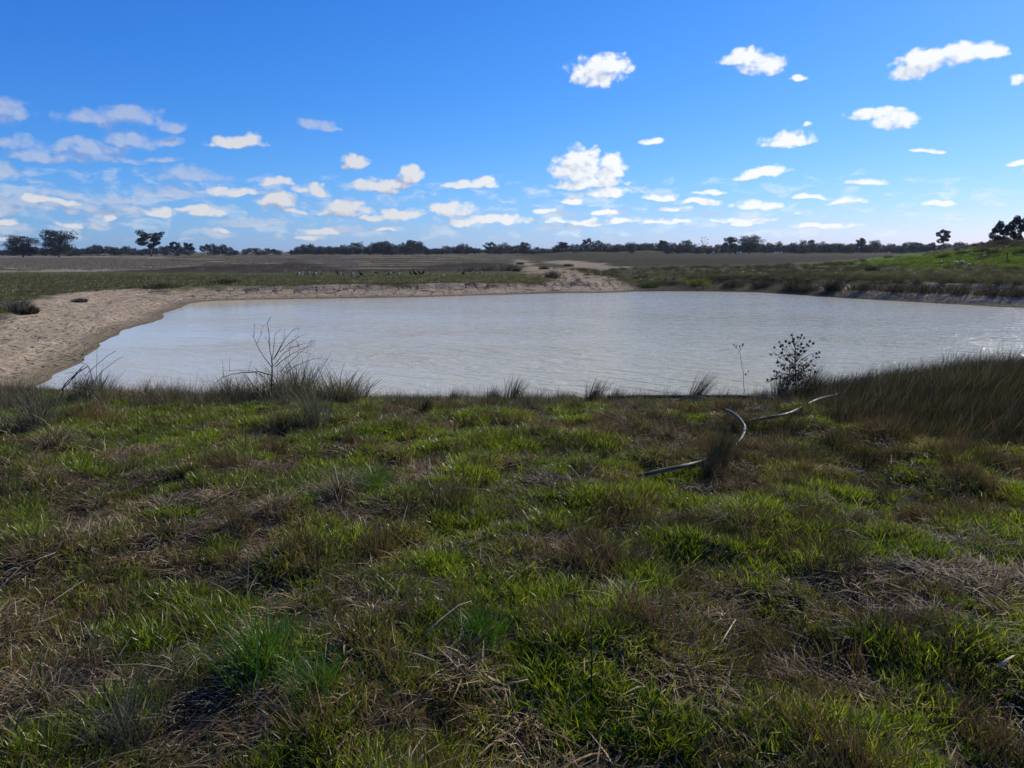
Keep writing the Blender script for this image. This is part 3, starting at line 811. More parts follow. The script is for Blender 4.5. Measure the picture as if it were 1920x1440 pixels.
def tussock(u, v, kind, s, label, hs_=1.0):
    key = (kind, len([1 for q in t_cache if q[0] == kind]) % 3) if (kind, 2) not in t_cache else (kind, random.randrange(3))
    if key not in t_cache:
        Vv, F, cc = tussock_mesh(kind, 300 + 7 * len(t_cache))
        me = bpy.data.meshes.new("grass_tussock"); me_from(me, Vv, F, cc); me.materials.append(T_MATS[kind])
        t_cache[key] = me
    if v < 772:
        yy = float(np.interp(v, [732, 772], [9.0, 7.9])); p = at_depth(u, v, yy); p.z = hz(p.x, p.y)
    else: p = on_ground(u, v)
    o = bpy.data.objects.new("grass_tussock", t_cache[key]); C.objects.link(o)
    s *= 1.35 if v < 780 else 1.3
    o.location = p; o.scale = (s, s, s * hs_)
    o.rotation_euler = (0, 0, random.uniform(-0.5, 0.5) if kind in ('dark', 'wisp') else random.uniform(0, 6.28))
    tag(o, label, 'grass tussock', 'grass tussocks on the near bank')
    return o
for a_ in [
 (1298, 738, 'wisp', 0.95, "wispy dark tussock bending right at the water's edge above the black pipe"),
 (960, 740, 'dark', 0.85, "upright dark tussock against the water, left of the two in mid bank"),
 (920, 742, 'dark', 0.6, "small dark tussock just left of the upright one in mid bank"),
 (1110, 735, 'dark', 0.85, "broad dark green tussock at the water's edge in mid bank"),
 (1150, 738, 'dark', 0.6, "low tussock right of the broad one at the start of the black pipe"),
 (845, 742, 'dark', 0.55, "thin low tussock on the water's edge right of the bare grassy gap"),
 (795, 768, 'dark', 0.6, "small round dark tussock standing alone below the water's edge"),
 (690, 776, 'mixed', 0.7, "low brownish tussock casting shade, right of the dead shrub"),
 (610, 745, 'mixed', 1.2, "large rusty brown tussock right behind the dead shrub's foot"),
 (655, 745, 'grey', 0.8, "pale tussock at the right end of the brown clump by the dead shrub"),
 (540, 745, 'grey', 1.0, "grey green tussock at the foot of the leafless dead shrub"),
 (470, 742, 'mixed', 1.0, "green brown tussock left of the leafless dead shrub"),
 (590, 800, 'grey', 1.05, "tall grey green feathery tussock below the dead shrub"),
 (530, 800, 'mixed', 0.8, "leafy tussock left of the tall grey feathery one"),
 (395, 738, 'mixed', 0.8, "low leafy tussock on the edge between straw clump and dead shrub"),
 (270, 742, 'straw', 1.0, "straw tussock with reddish stems on the edge right of the broken stalks"),
 (320, 742, 'mixed', 0.8, "small straw and green tussock next to the reddish stemmed one"),
 (185, 740, 'grey', 0.95, "grey tussock wrapped round the foot of the broken stalks"),
 (150, 745, 'dark', 0.9, "dark tussock on the left of the broken stalks"),
 (75, 800, 'grey', 1.0, "upright grey green tussock behind the pale curled mop on the left"),
 (105, 835, 'straw', 0.95, "pale curled mop of dead grass on the left of the bank"),
 (8, 815, 'straw', 1.0, "curled dead grass mop cut by the left edge of the picture"),
 (80, 900, 'straw', 0.55, "small pale mop of dead grass below the big curled one"),
 (640, 925, 'straw', 0.8, "flattened grey mop of dead grass left of centre"),
 (520, 955, 'straw', 0.6, "small reddish grey mop of dead grass below and left of the flattened one"),
 (700, 920, 'green', 0.75, "dark green clump right of the flattened grey mop"),
 (1130, 870, 'dark', 0.35, "tiny round dark tussock in the middle of the bank"),
 (490, 1265, 'green', 0.9, "rich green spiky tussock low on the left"),
 (600, 1300, 'green', 0.6, "yellow green tussock right of the rich green spiky one"),
 (85, 1330, 'straw', 0.75, "big silvery mop of fallen dead grass at the lower left"),
 (230, 1400, 'grey', 0.6, "bleached grass clump at the lower left edge"),
 (900, 1200, 'green', 0.6, "bright green clump left of the leaf litter patch"),
 (1345, 868, 'dark', 0.75, "dark brown tussock hiding the bend of the black pipe"),
 (1325, 900, 'dark', 0.6, "dark tussock under the hidden bend of the pipe"),
 (1460, 860, 'mixed', 0.8, "reddish brown tussock right of the hidden pipe bend"),
 (1400, 990, 'mixed', 0.7, "grey brown tussock in the middle of the right side"),
 (1560, 735, 'wisp', 0.8, "thin leaning tussock right of the seed headed thistle"),
 (1600, 745, 'wisp', 1.0, "thick leaning tussock where the tall grass begins"),
 (1465, 738, 'dark', 1.0, "dark tussock hugging the left side of the thistle's foot"),
 (1512, 737, 'dark', 1.15, "dark tussock hugging the right side of the thistle's foot"),
 (1490, 742, 'mixed', 1.0, "brown tussock in front of the thistle's foot"),
 (500, 740, 'mixed', 1.6, "tangled brown green tussock directly under the dead shrub"),
 (560, 738, 'grey', 1.45, "pale seeding tussock right under the dead shrub's lowest branch"),
 (635, 738, 'mixed', 1.6, "rust coloured mounded tussock at the right end of the raised clump"),
 (430, 740, 'grey', 0.85, "grey green tussock under the fallen branch"),
 (165, 738, 'straw', 1.1, "straw tussock draped beneath the broken stalks"),
 (235, 742, 'mixed', 0.8, "small green brown tussock between broken stalks and reddish straw tussock"),
 (1430, 735, 'dark', 0.45, "low dark tussock between the thin weed and the thistle")]:
    tussock(*a_)

# ------------------------------------------------------------------ dead shrub, broken stalks, thistle, weeds
def poly3(base, pts, org, sc, depth, jit=0.05, seed=0, n=3):
    """pts in zoom pixels -> world polyline near a depth, with smooth random depth drift"""
    q = random.Random(seed); out = []
    dz = 0; drift = q.uniform(-1, 1) * jit
    prev = None
    for i, (a_, b_) in enumerate(pts):
        u = org[0] + a_ / sc; v = org[1] + b_ / sc
        p = at_depth(u, v, depth + drift * i)
        if prev is not None:
            for k in range(1, n):
                m_ = prev.lerp(p, k / n)
                L = (p - prev).length
                out.append(m_ + Vector((q.uniform(-1, 1), q.uniform(-1, 1), q.uniform(-1, 1))) * L * 0.035)
        out.append(p); prev = p
    return out

def stems(name, specs, org, sc, depth, m, parent, jit=0.06, seed=0):
    parts = []
    for i, (r0, r1, pts, col) in enumerate(specs):
        parts.append(tube(poly3(None, pts, org, sc, depth, jit, seed + i), r0 * 0.8, r1 * 0.8, col, 5))
    Vv, F, cc = merge(parts)
    base = parent.location
    Vv = Vv - np.array([tuple(base)])
    return mesh_obj(name, Vv, F, m, parent, cc, smooth=True)

DK = (0.022, 0.018, 0.016)
dep = 8.6
bp = at_depth(400 + 350 / 3.2, 560 + 452 / 3.2, dep); bp.z = hz(bp.x, bp.y)
shrub = empty("dead_shrub", bp)
tag(shrub, "leafless black twiggy dead shrub standing on the bank edge against the water", "dead shrub")
o_, s_ = (400, 560), 3.2
foot = [(350, 560), (352, 440)]
stems("trunk", [(0.013, 0.010, [(350, 640), (350, 500), (352, 440), (350, 372)], DK)], o_, s_, dep, M_stalk, shrub, 0.0)
branch_specs = [
 (.0065, .0022, [(350, 412), (300, 345), (268, 290), (240, 232), (247, 162)], DK),
 (.0030, .0014, [(262, 268), (285, 220), (294, 168)], DK),
 (.0065, .0020, [(350, 372), (338, 290), (334, 200), (325, 145), (342, 110)], DK),
 (.0028, .0012, [(338, 290), (330, 262), (312, 240)], DK),
 (.0050, .0014, [(354, 370), (362, 290), (372, 215), (407, 177)], DK),
 (.0045, .0013, [(360, 365), (395, 300), (425, 240), (433, 178)], DK),
 (.0060, .0016, [(362, 362), (400, 300), (430, 245), (465, 200), (495, 178), (516, 186)], DK),
 (.0050, .0014, [(400, 320), (450, 272), (505, 235), (550, 212)], DK),
 (.0055, .0015, [(360, 402), (420, 330), (470, 295), (530, 274), (592, 263)], DK),
 (.0030, .0012, [(440, 300), (500, 288), (540, 300), (585, 282)], DK),
 (.0065, .0015, [(368, 410), (430, 360), (480, 328), (555, 292), (606, 284)], DK),
 (.0055, .0014, [(405, 440), (460, 380), (510, 330), (550, 300), (582, 262)], DK),
 (.0060, .0016, [(440, 440), (490, 405), (545, 382), (600, 362), (645, 355), (686, 368)], DK),
 (.0030, .0012, [(530, 318), (560, 325), (588, 335)], DK),
 (.0030, .0012, [(495, 250), (510, 290), (500, 380)], DK),
 (.0035, .0012, [(460, 345), (455, 300), (470, 262), (490, 230)], DK)]
tw = []
for r0, r1, pts, col in branch_specs:
    for _ in range(5):
        i = random.randrange(1, len(pts)); a_ = pts[i]
        an = random.uniform(-2.4, -0.5); L = random.uniform(14, 42)
        tw.append((.0016, .0008, [a_, (a_[0] + math.cos(an) * L, a_[1] + math.sin(an) * L)], DK))
stems("branches", branch_specs + tw, o_, s_, dep, M_stalk, shrub, 0.05, 11)

bp = at_depth(400 + 200 / 3.2, 560 + 490 / 3.2, 8.5); bp.z = hz(bp.x, bp.y)
fb = empty("fallen_branch", bp)
tag(fb, "dark fallen branch arching low over the grass left of the dead shrub", "branch")
stems("branch", [(.009, .003, [(335, 455), (270, 438), (190, 442), (110, 452), (60, 470), (10, 505)], DK),
                 (.005, .002, [(300, 470), (230, 432), (140, 428), (60, 432)], DK),
                 (.004, .0015, [(60, 470), (58, 420), (54, 365)], DK), (.003, .001, [(98, 440), (96, 380), (102, 342)], DK),
                 (.003, .001, [(210, 440), (222, 390), (232, 350)], DK), (.004, .0015, [(190, 442), (225, 500), (215, 560)], (0.12, 0.10, 0.08)),
                 (.004, .0015, [(280, 450), (300, 510), (290, 570)], (0.16, 0.14, 0.11))], o_, s_, 8.5, M_stalk, fb, 0.04, 70)

bp = at_depth(130, 742, 8.3); bp.z = hz(bp.x, bp.y)
bk = empty("broken_stalks", bp)
tag(bk, "cluster of bent and broken dead weed stalks leaning over the left bank edge", "dead plant")
o2, s2_ = (0, 640), 6.4
PL = (0.36, 0.31, 0.25); GY = (0.10, 0.09, 0.075); DG = (0.035, 0.033, 0.03)
stems("stalks", [
 (.009, .006, [(735, 760), (735, 640), (770, 530), (900, 400), (1050, 300)], DG),
 (.008, .005, [(760, 560), (850, 470), (930, 360), (1010, 290)], DG),
 (.006, .003, [(1060, 300), (1030, 275), (900, 240), (740, 215), (620, 255)], PL),
 (.007, .004, [(1060, 300), (1090, 360), (1120, 480), (1150, 640), (1100, 780)], PL),
 (.005, .003, [(1020, 420), (1100, 340), (1190, 260), (1290, 170), (1390, 118)], DG),
 (.005, .0025, [(1100, 520), (1180, 410), (1260, 330), (1380, 240), (1480, 182)], DG),
 (.004, .002, [(1200, 560), (1250, 480), (1310, 400)], DG), (.004, .002, [(1230, 520), (1290, 430), (1330, 345)], GY),
 (.005, .003, [(1040, 600), (1060, 700), (1080, 860)], PL), (.004, .002, [(1150, 600), (1160, 300), (1165, 110)], GY),
 (.005, .003, [(980, 330), (900, 420), (830, 500), (720, 590)], DG), (.0035, .002, [(920, 370), (850, 372), (780, 385)], PL),
 (.006, .003, [(735, 600), (728, 700), (722, 800)], PL), (.005, .003, [(1310, 690), (1290, 780), (1270, 860)], PL)],
 o2, s2_, 8.3, M_stalk, bk, 0.03, 90)
fc = []
q = np.random.RandomState(5)
for (a_, b_, n_, r_) in [(930, 520, 60, .09), (1110, 520, 50, .07), (1050, 620, 40, .09), (880, 590, 40, .08)]:
    p = at_depth(o2[0] + a_ / s2_, o2[1] + b_ / s2_, 8.3)
    Vv, F, cc = blades(n_, r_, 0.03, 0.09, .002, .005, 1.5, .5, [(0.14, 0.13, 0.08), (0.24, 0.21, 0.15), (0.07, 0.085, 0.035)], seed=n_ + a_)
    Vv[:, 2] = (Vv[:, 2] - 0.03) * 1.0 + (q.rand(len(Vv) // 7).repeat(7) - .5) * 0.14 if len(Vv) % 7 == 0 else Vv[:, 2]
    fc.append((Vv + np.array([tuple(p - bp)]), F, cc))
Vv, F, cc = merge(fc)
mesh_obj("dead_leaves", Vv, F, M_dry, bk, cc)

# thistle
bp = at_depth(1490, 722, 8.9); bp.z = hz(bp.x, bp.y)
th_ = empty("dead_thistle", bp)
tag(th_, "dark dead thistle with round seed heads standing on the bank edge", "thistle")
o3, s3_ = (1380, 610), 6.857
RD = (0.045, 0.028, 0.022)
heads = [(715, 125), (845, 125), (795, 155), (830, 160), (878, 160), (740, 178), (725, 208), (555, 215), (640, 205), (688, 228),
         (950, 205), (995, 232), (910, 245), (930, 262), (575, 265), (600, 255), (495, 285), (600, 305), (648, 275), (750, 245), (862, 290),
         (832, 332), (876, 335), (840, 240), (588, 352), (1072, 348), (1035, 362), (1066, 410), (1030, 412), (540, 468), (540, 520), (490, 590),
         (522, 598), (556, 598), (930, 510), (405, 700), (465, 690), (650, 430), (690, 460), (690, 380), (800, 360), (610, 560), (1020, 600)]
ST = [(.010, .006, [(772, 960), (770, 760), (765, 620), (760, 470), (755, 370), (765, 300), (745, 240), (735, 180), (712, 120)], RD)]
for (a_, b_) in heads:
    yb = min(b_ + abs(a_ - 760) * 0.75 + 60, 640)
    ST.append((.0035, .0018, [(762, yb), ((762 + a_) / 2, (yb + b_) / 2 + 12), (a_, b_)], RD))
ST += [(.005, .003, [(790, 480), (860, 430), (940, 380), (1030, 345)], RD), (.005, .003, [(780, 680), (850, 590), (935, 510), (1010, 570), (1020, 660)], RD),
       (.007, .005, [(390, 730), (500, 690), (620, 620), (690, 640)], DK)]
stems("stems", ST, o3, s3_, 8.9, M_stalk, th_, 0.02, 130)
hp = []
for i, (a_, b_) in enumerate(heads):
    p = at_depth(o3[0] + a_ / s3_, o3[1] + b_ / s3_, 8.9 + random.uniform(-.08, .08)) - bp
    r = random.uniform(.009, .018)
    hp.append(tube([p + Vector((0, 0, -r)), p + Vector((0, 0, -r * .6)), p, p + Vector((0, 0, r * .6)), p + Vector((0, 0, r * 1.1))], 0, 0, (0.018, 0.013, 0.016), 7, radii=[r * .3, r * .85, r, r * .75, r * .35]))
    hb_ = blades(14, r * 0.9, r, r * 2.0, .0012, .002, 1.6, .2, [(0.03, 0.02, 0.02)], seed=i)
    Vv, F, cc = merge([hp[-1], (hb_[0] + np.array([tuple(p)]), hb_[1], hb_[2])])
    mesh_obj("seed_head", Vv - np.array([tuple(p)]), F, M_stalk, th_, cc, loc=p)
lf = []
for i in range(150):
    a_ = random.gauss(755, 125); b_ = random.triangular(230, 790, 700)
    p = at_depth(o3[0] + a_ / s3_, o3[1] + b_ / s3_, 8.9 + random.uniform(-.15, .15)) - bp
    hb_ = blades(7, 0.02, 0.03, 0.09, .003, .007, 2.5, .5, [(0.05, 0.03, 0.025), (0.10, 0.065, 0.05), (0.03, 0.024, 0.02)], seed=i + 50)
    lf.append((hb_[0] + np.array([tuple(p)]), hb_[1], hb_[2]))
Vv, F, cc = merge(lf)
mesh_obj("withered_leaves", Vv, F, M_dry, th_, cc)

def weed(name, u, v, dpt, specs, org, sc, label, cat="weed"):
    bp = at_depth(u, v, dpt); bp.z = hz(bp.x, bp.y)
    e = empty(name, bp); tag(e, label, cat)
    stems("stem", specs, org, sc, dpt, M_stalk, e, 0.02, int(u))
    return e
w_ = weed("thin_weed", 1394, 722, 8.8, [(.0045, .003, [(104, 930), (100, 790), (95, 640), (75, 480), (45, 335)], GY), (.003, .0015, [(45, 335), (25, 310), (0, 280), (-30, 250)], GY),
     (.003, .0015, [(50, 330), (75, 285), (95, 240)], GY), (.002, .001, [(48, 330), (50, 290), (46, 270)], GY), (.0025, .001, [(100, 640), (140, 615), (165, 585)], GY)],
     o3, s3_, "slender grey weed stem forked at the top, left of the thistle")
tips = []
for i, (a_, b_) in enumerate([(0, 275), (-30, 250), (95, 240), (85, 255), (46, 270), (160, 590), (125, 632)]):
    p = at_depth(o3[0] + a_ / s3_, o3[1] + b_ / s3_, 8.8) - w_.location
    hb_ = blades(12, 0.006, 0.012, 0.03, .0015, .003, .8, .2, [(0.08, 0.07, 0.06)], seed=i)
    mesh_obj("dry_flower_head", hb_[0], hb_[1], M_stalk, w_, hb_[2], loc=p)
for (u, vb, vt, lab) in [(257, 835, 745, "thin dark upright weed stem left of centre of the upper bank"), (460, 850, 715, "thin pale based weed stem below the dead shrub"),
                     (598, 1075, 985, "thin dark upright weed stem in mid left bank"), (1108, 1320, 1130, "dark knobbly weed stem beside the leaf litter patch"),
                     (1075, 1160, 1110, "short dark weed stem above the leaf litter patch"), (90, 800, 745, "pale thin weed stem near the left edge")]:
    p = on_ground(u, vb + 6)
    dpt = p.y
    e = empty("weed_stem", p); tag(e, lab, "weed", "thin dead weed stems")
    top = at_depth(u + random.uniform(-6, 6), vt, dpt); mid = p.lerp(top, 0.5) + Vector((random.uniform(-.01, .01), 0, 0))
    parts = [tube([p - Vector((0, 0, .03)), mid, top], .0032, .0016, DK, 5)]
    for k in range(7):
        f = random.uniform(.35, 1); b_ = p.lerp(top, f); L = random.uniform(.015, .045)
        parts.append(tube([b_, b_ + Vector((random.uniform(-1, 1) * L, random.uniform(-1, 1) * L, L * .8))], .0014, .0008, DK, 4))
    Vv, F, cc = merge(parts)
    mesh_obj("stem", Vv - np.array([tuple(p)]), F, M_stalk, e, cc, smooth=True)

# bleached sticks and long straws
for (pts, r, col, lab) in [
 ([(1347, 1217), (1362, 1190), (1379, 1163)], .004, (0.50, 0.40, 0.28), "pale stick pointing up in the lower right grass"),
 ([(1874, 1251), (1886, 1243), (1900, 1234)], .006, (0.50, 0.36, 0.24), "short bleached stick near the right edge"),
 ([(1882, 746 + 150), (1894, 884), (1912, 878)], .005, (0.45, 0.36, 0.26), "small pale stick in dark grass at the right edge"),
 ([(797, 1195), (825, 1165), (860, 1135), (884, 1128)], .0028, (0.34, 0.30, 0.22), "long pale arched straw in the lower middle"),
 ([(0, 1105), (40, 1065), (75, 1048), (105, 1040)], .0026, (0.36, 0.31, 0.23), "long pale straw slanting at the left edge"),
 ([(92, 1133), (125, 1112), (158, 1090)], .0026, (0.38, 0.33, 0.24), "pale straw slanting just right of the left edge one"),
 ([(265, 1170), (290, 1185), (312, 1202)], .0035, (0.40, 0.34, 0.24), "short thick pale straw above the green spiky tussock"),
 ([(755, 980), (762, 955), (775, 900), (790, 880)], .0026, (0.32, 0.28, 0.2), "thin pale upright straw right of the flattened mop"),
 ([(300, 994), (340, 1002), (385, 1013)], .003, (0.36, 0.3, 0.22), "pale straw lying below the reddish mop"),
 ([(950, 1285), (970, 1280), (990, 1275)], .0045, (0.42, 0.32, 0.22), "short tan stick lying on the leaf litter"),
 ([(1148, 1103), (1180, 1097), (1222, 1089)], .0026, (0.40, 0.36, 0.27), "thin pale straw lying across green grass right of centre"),
 ([(472, 1133), (495, 1128), (517, 1120)], .0035, (0.42, 0.37, 0.27), "short pale straw crossing another in mid left grass")]:
    P_ = []
    for (u, v) in pts:
        p = on_ground(u, v)
        d = (Vector((0, 0, CAMZ)) - p).normalized()
        P_.append(p + d * 0.12)
    base = P_[0].copy()
    Vv, F, cc = tube(P_, r, r * .55, col, 6)
    o = mesh_obj("dry_stick", Vv - np.array([tuple(base)]), F, M_stalk, None, cc, smooth=True, loc=base)
    tag(o, lab, "stick", "pale sticks and straws in the grass")

# ------------------------------------------------------------------ pipes
pm, N = mat("black_poly_pipe")
pn = N.noise(N.n('ShaderNodeTexCoord').outputs['Object'], 9, 4, 0.6)
finish(N, N.mix(N.ramp(pn, 0.4, 0.7), (0.022, 0.020, 0.016), (0.14, 0.12, 0.09)), N.ramp(pn, 0.3, 0.7, 0.5, 0.8), pn, 0.2, 0.004, spec=0.5)
def catmull(P_, n=10):
    out = []
    P_ = [P_[0]] + P_ + [P_[-1]]
    for i in range(1, len(P_) - 2):
        for k in range(n):
            t = k / n
            a, b, c, d = P_[i - 1], P_[i], P_[i + 1], P_[i + 2]
            out.append(0.5 * ((2 * b) + (c - a) * t + (2 * a - 5 * b + 4 * c - d) * t * t + (3 * b - a - 3 * c + d) * t ** 3))
    out.append(P_[-2]); return out
def pipe(pts, r, label, lift=0.05):
    P_ = []
    for q_ in pts:
        u, v = q_[:2]; l = q_[2] if len(q_) > 2 else lift
        if v < 772:
            yy = float(np.interp(v, [732, 772], [9.0, 7.9])); p = at_depth(u, v, yy); g_ = hz(p.x, p.y)
            p.z = g_ + l * 0.9; P_.append(p); continue
        p = on_ground(u, v); d = (Vector((0, 0, CAMZ)) - p).normalized()
        l *= 0.55; p = p + d * (l / max(0.12, abs(d.z))); p.z = max(p.z, hz(p.x, p.y) + l)
        P_.append(p)
    P_ = catmull(P_)
    base = P_[0].copy()
    Vv, F, cc = tube(P_, r, r, (0.02, 0.02, 0.02), 12)
    o = mesh_obj("poly_pipe", Vv - np.array([tuple(base)]), F, pm, None, cc, smooth=True, loc=base)
    tag(o, label, "pipe", "black poly pipes lying on the bank")
pipe([(1196, 893, .03), (1240, 884, .09), (1285, 873, .10), (1318, 864, .05), (1350, 852, -.05), (1380, 836, .05), (1396, 808, .11), (1388, 788, .11), (1368, 772, .11), (1345, 762, .02), (1322, 752, .10), (1295, 744, .11), (1268, 738, .03)],
     .0155, "curved black water pipe snaking through the grass towards the water")
pipe([(1398, 791, .02), (1430, 785, .09), (1480, 776, .09), (1530, 765, .10), (1565, 753, .11), (1585, 742, .13), (1600, 733, .10)],
     .016, "shiny length of pipe catching the sun below the tall grass")
# pipe at the water's edge
P_ = [at_depth(u, v, d) for u, v, d in [(1140, 716, 8.9), (1180, 713, 9.0), (1240, 716, 9.0), (1310, 719, 8.9), (1370, 722, 8.8), (1410, 729, 8.6), (1450, 738, 8.3)]]
for p in P_: p.z = hz(p.x, p.y) + 0.09
P_ = catmull(P_); base = P_[0].copy()
Vv, F, cc = tube(P_, .024, .024, (0.02,) * 3, 10)
o = mesh_obj("poly_pipe", Vv - np.array([tuple(base)]), F, pm, None, cc, smooth=True, loc=base)
tag(o, "straight black pipe lying along the bank edge under the thistle", "pipe", "black poly pipes lying on the bank")

# ------------------------------------------------------------------ trees
lm, N = mat("gum_leaves")
at = N.n('ShaderNodeAttribute', attribute_name='col')
finish(N, at.outputs['Color'], 0.55, spec=0.3, trans=0.22)
bm_, N = mat("gum_bark")
bn = N.noise(N.n('ShaderNodeTexCoord').outputs['Object'], 2.0, 4, 0.6)
finish(N, N.mix(bn, (0.05, 0.042, 0.036), (0.15, 0.13, 0.11)), 0.85, bn, 0.4, 0.05)
LEAF = 0.62 * np.array([(0.020, 0.030, 0.026), (0.028, 0.040, 0.032), (0.038, 0.050, 0.038), (0.014, 0.022, 0.022)])

def leaf_cloud(c, r, n, size, q):
    d = q.randn(n, 3); d /= np.linalg.norm(d, axis=1)[:, None]
    rad = (0.35 + 0.65 * q.rand(n) ** 0.5)[:, None]
    P_ = np.array(c) + d * rad * np.array(r)
    s = size * (0.6 + 0.8 * q.rand(n))
    a_ = q.randn(n, 3); a_ /= np.linalg.norm(a_, axis=1)[:, None]
    b_ = np.cross(a_, q.randn(n, 3)); b_ /= np.linalg.norm(b_, axis=1)[:, None]
    a_ *= s[:, None]; b_ *= (s * 0.45)[:, None]
    Vv = np.stack([P_ - a_, P_ - b_, P_ + a_, P_ + b_], 1).reshape(-1, 3)
    f = np.arange(n * 4).reshape(-1, 4)
    cc = LEAF[q.randint(0, 4, n)] * (0.8 + 0.5 * q.rand(n))[:, None]
    return Vv, [f], np.repeat(cc, 4, axis=0)

def gum(h, w, style, seed, nleaf=1500, leaf=0.30, lean=0.0):
    """trunk + limbs and a crown of separate leaf clumps; heights in metres"""
    q = np.random.RandomState(seed)
    tr = []; cl = []
    if style == 'dense': fork, lo, n = 0.20, 0.20, 20
    elif style == 'airy': fork, lo, n = 0.30, 0.42, 12
    elif style == 'umbrella': fork, lo, n = 0.48, 0.55, 9
    elif style == 'belt': fork, lo, n = 0.12, 0.10, 15
    else: fork, lo, n = 0.3, 0.4, 9
    top = Vector((lean * h, 0, h * fork))
    tr.append(tube([(0, 0, -0.3), (lean * h * .4, 0, h * fork * .5), tuple(top)], 0.034 * h, 0.022 * h, sides=7))
    tips = []
    for i in range(n):
        an = 2 * math.pi * (i / n) + q.uniform(-.4, .4)
        zf = lo + (1 - lo) * (i * 0.618 % 1.0) * 0.93 + 0.02
        prof = math.sqrt(max(0.05, 1 - ((zf - (lo + 0.45 * (1 - lo))) / (0.62 * (1 - lo))) ** 2))
        rr = w * 0.5 * prof * q.uniform(.45, .92)
        tips.append(Vector((lean * h * (1 + zf) + math.cos(an) * rr, math.sin(an) * rr, h * zf)))
    for tip in tips:
        mid = top.lerp(tip, .5) + Vector((q.uniform(-.04, .04) * h, q.uniform(-.04, .04) * h, h * .03))
        tr.append(tube([top - Vector((0, 0, h * .04)), mid, tip], 0.012 * h, 0.004 * h, sides=5))
        cr = w * {'dense': .235, 'airy': .165, 'umbrella': .20, 'belt': .25, 'bare': .05}[style] * q.uniform(.75, 1.25)
        k = int(nleaf / n)
        if style == 'bare': k = 12
        cl.append(leaf_cloud(tip, (cr, cr, cr * (.62 if style != 'belt' else .9)), k, leaf, q))
        for _ in range(2):
            off = Vector((q.uniform(-1, 1), q.uniform(-1, 1), q.uniform(-.4, .6))) * cr
            cl.append(leaf_cloud(tip + off, (cr * .55, cr * .55, cr * .4), k // 4, leaf, q))
    return merge(tr), merge(cl)

def make_tree(name, h, w, style, seed, nleaf=1500, leaf=0.30, lean=0.0):
    (tv, tf, tcx), (cv, cf, ccx) = gum(h, w, style, seed, nleaf, leaf, lean)
    # normalise the crown so height and width are what was asked for
    e = empty(name, (0, 0, 0))
    mesh_obj("trunk", tv, tf, bm_, e, tcx, smooth=True)
    cv[:, 2] *= h / max(cv[:, 2].max(), 0.1)
    mesh_obj("crown", cv, cf, lm, e, ccx)
    return e

def place_tree(e, u, vt, D, hnat, wnat, wpx, label, cat="tree", group=None, rz=None, zbase=None):
    vt -= 1.2 + 0.12 * max(0, 471 - vt)
    p = at_dist(u, vt, D)
    zb = hz(p.x, p.y) if zbase is None else zbase
    h = p.z - zb
    wd = wpx / FPX * D * (1.0 / math.sqrt(1 + ((u - 960) / FPX) ** 2)) ** 1
    e.location = (p.x, p.y, zb - 0.1)
    e.scale = (wd / wnat, wd / wnat, h / hnat)
    if rz is not None: e.rotation_euler = (0, 0, rz)
    tag(e, label, cat, group)
    return e

PROM = [ # u, vtop, width px, dist, style, name label
 (38, 443, 50, 430, 'dense', "big dense round gum tree, first from the left edge"),
 (105, 435, 54, 430, 'dense', "tall dark gum with a lumpy crown, second big tree from the left"),
 (279, 436, 48, 440, 'airy', "tall open crowned gum standing in front of the left tree line"),
 (325, 455, 18, 450, 'umbrella', "slim umbrella topped tree right of the tall open gum"),
 (353, 457, 18, 450, 'umbrella', "umbrella topped tree at the right end of the left copse"),
 (668, 455, 30, 560, 'dense', "rounded taller tree in the long wood behind the birds, left part"),
 (718, 454, 30, 560, 'dense', "rounded taller tree in the middle of the long wood"),
 (771, 452, 26, 560, 'airy', "tallest tree poking out of the long wood"),
 (918, 456, 20, 560, 'airy', "airy tree at the left end of the short copse past the wood's gap"),
 (984, 456, 22, 560, 'airy', "airy umbrella shaped tree at the right end of the short copse"),
 (1056, 456, 18, 560, 'umbrella', "small headed tree left of the tall airy one above the green heap"),
 (1101, 449, 24, 520, 'airy', "tall airy tree above the far green heap"),
 (1121, 453, 20, 520, 'dense', "rounded tree right beside the tall airy one above the green heap"),
 (1182, 455, 20, 560, 'dense', "domed tree between the two far green heaps"),
 (1245, 453, 24, 560, 'airy', "thin topped tree behind the second far green heap"),
 (1289, 452, 22, 560, 'dense', "pointed tree left of the bare dead tree"),
 (1320, 447, 22, 600, 'bare', "leafless grey tree sticking out of the tree belt"),
 (1371, 447, 30, 500, 'airy', "open crowned gum left of the largest tree in the right belt"),
 (1407, 443, 42, 460, 'dense', "largest dark gum standing in front of the right tree belt"),
 (1507, 452, 14, 620, 'dense', "small pointed bump tree in the right belt"),
 (1522, 452, 14, 620, 'airy', "thin pointed tree beside the bump in the right belt"),
 (1617, 449, 15, 560, 'umbrella', "slim tall tree with a small crown in the right belt"),
 (1642, 452, 20, 560, 'dense', "round dark tree right of the slim tall one"),
 (1714, 456, 18, 600, 'dense', "round topped tree left of the lone umbrella gum"),
 (1772, 434, 24, 420, 'umbrella', "lone umbrella gum with a bare trunk left of the green mound"),
 (1876, 418, 34, 150, 'airy', "leaning open crowned gum behind the crest of the mound"),
 (1908, 410, 34, 150, 'airy', "taller gum behind the mound at the right edge"),
 (1845, 455, 14, 420, 'dense', "small dark tree where the right belt meets the mound")]
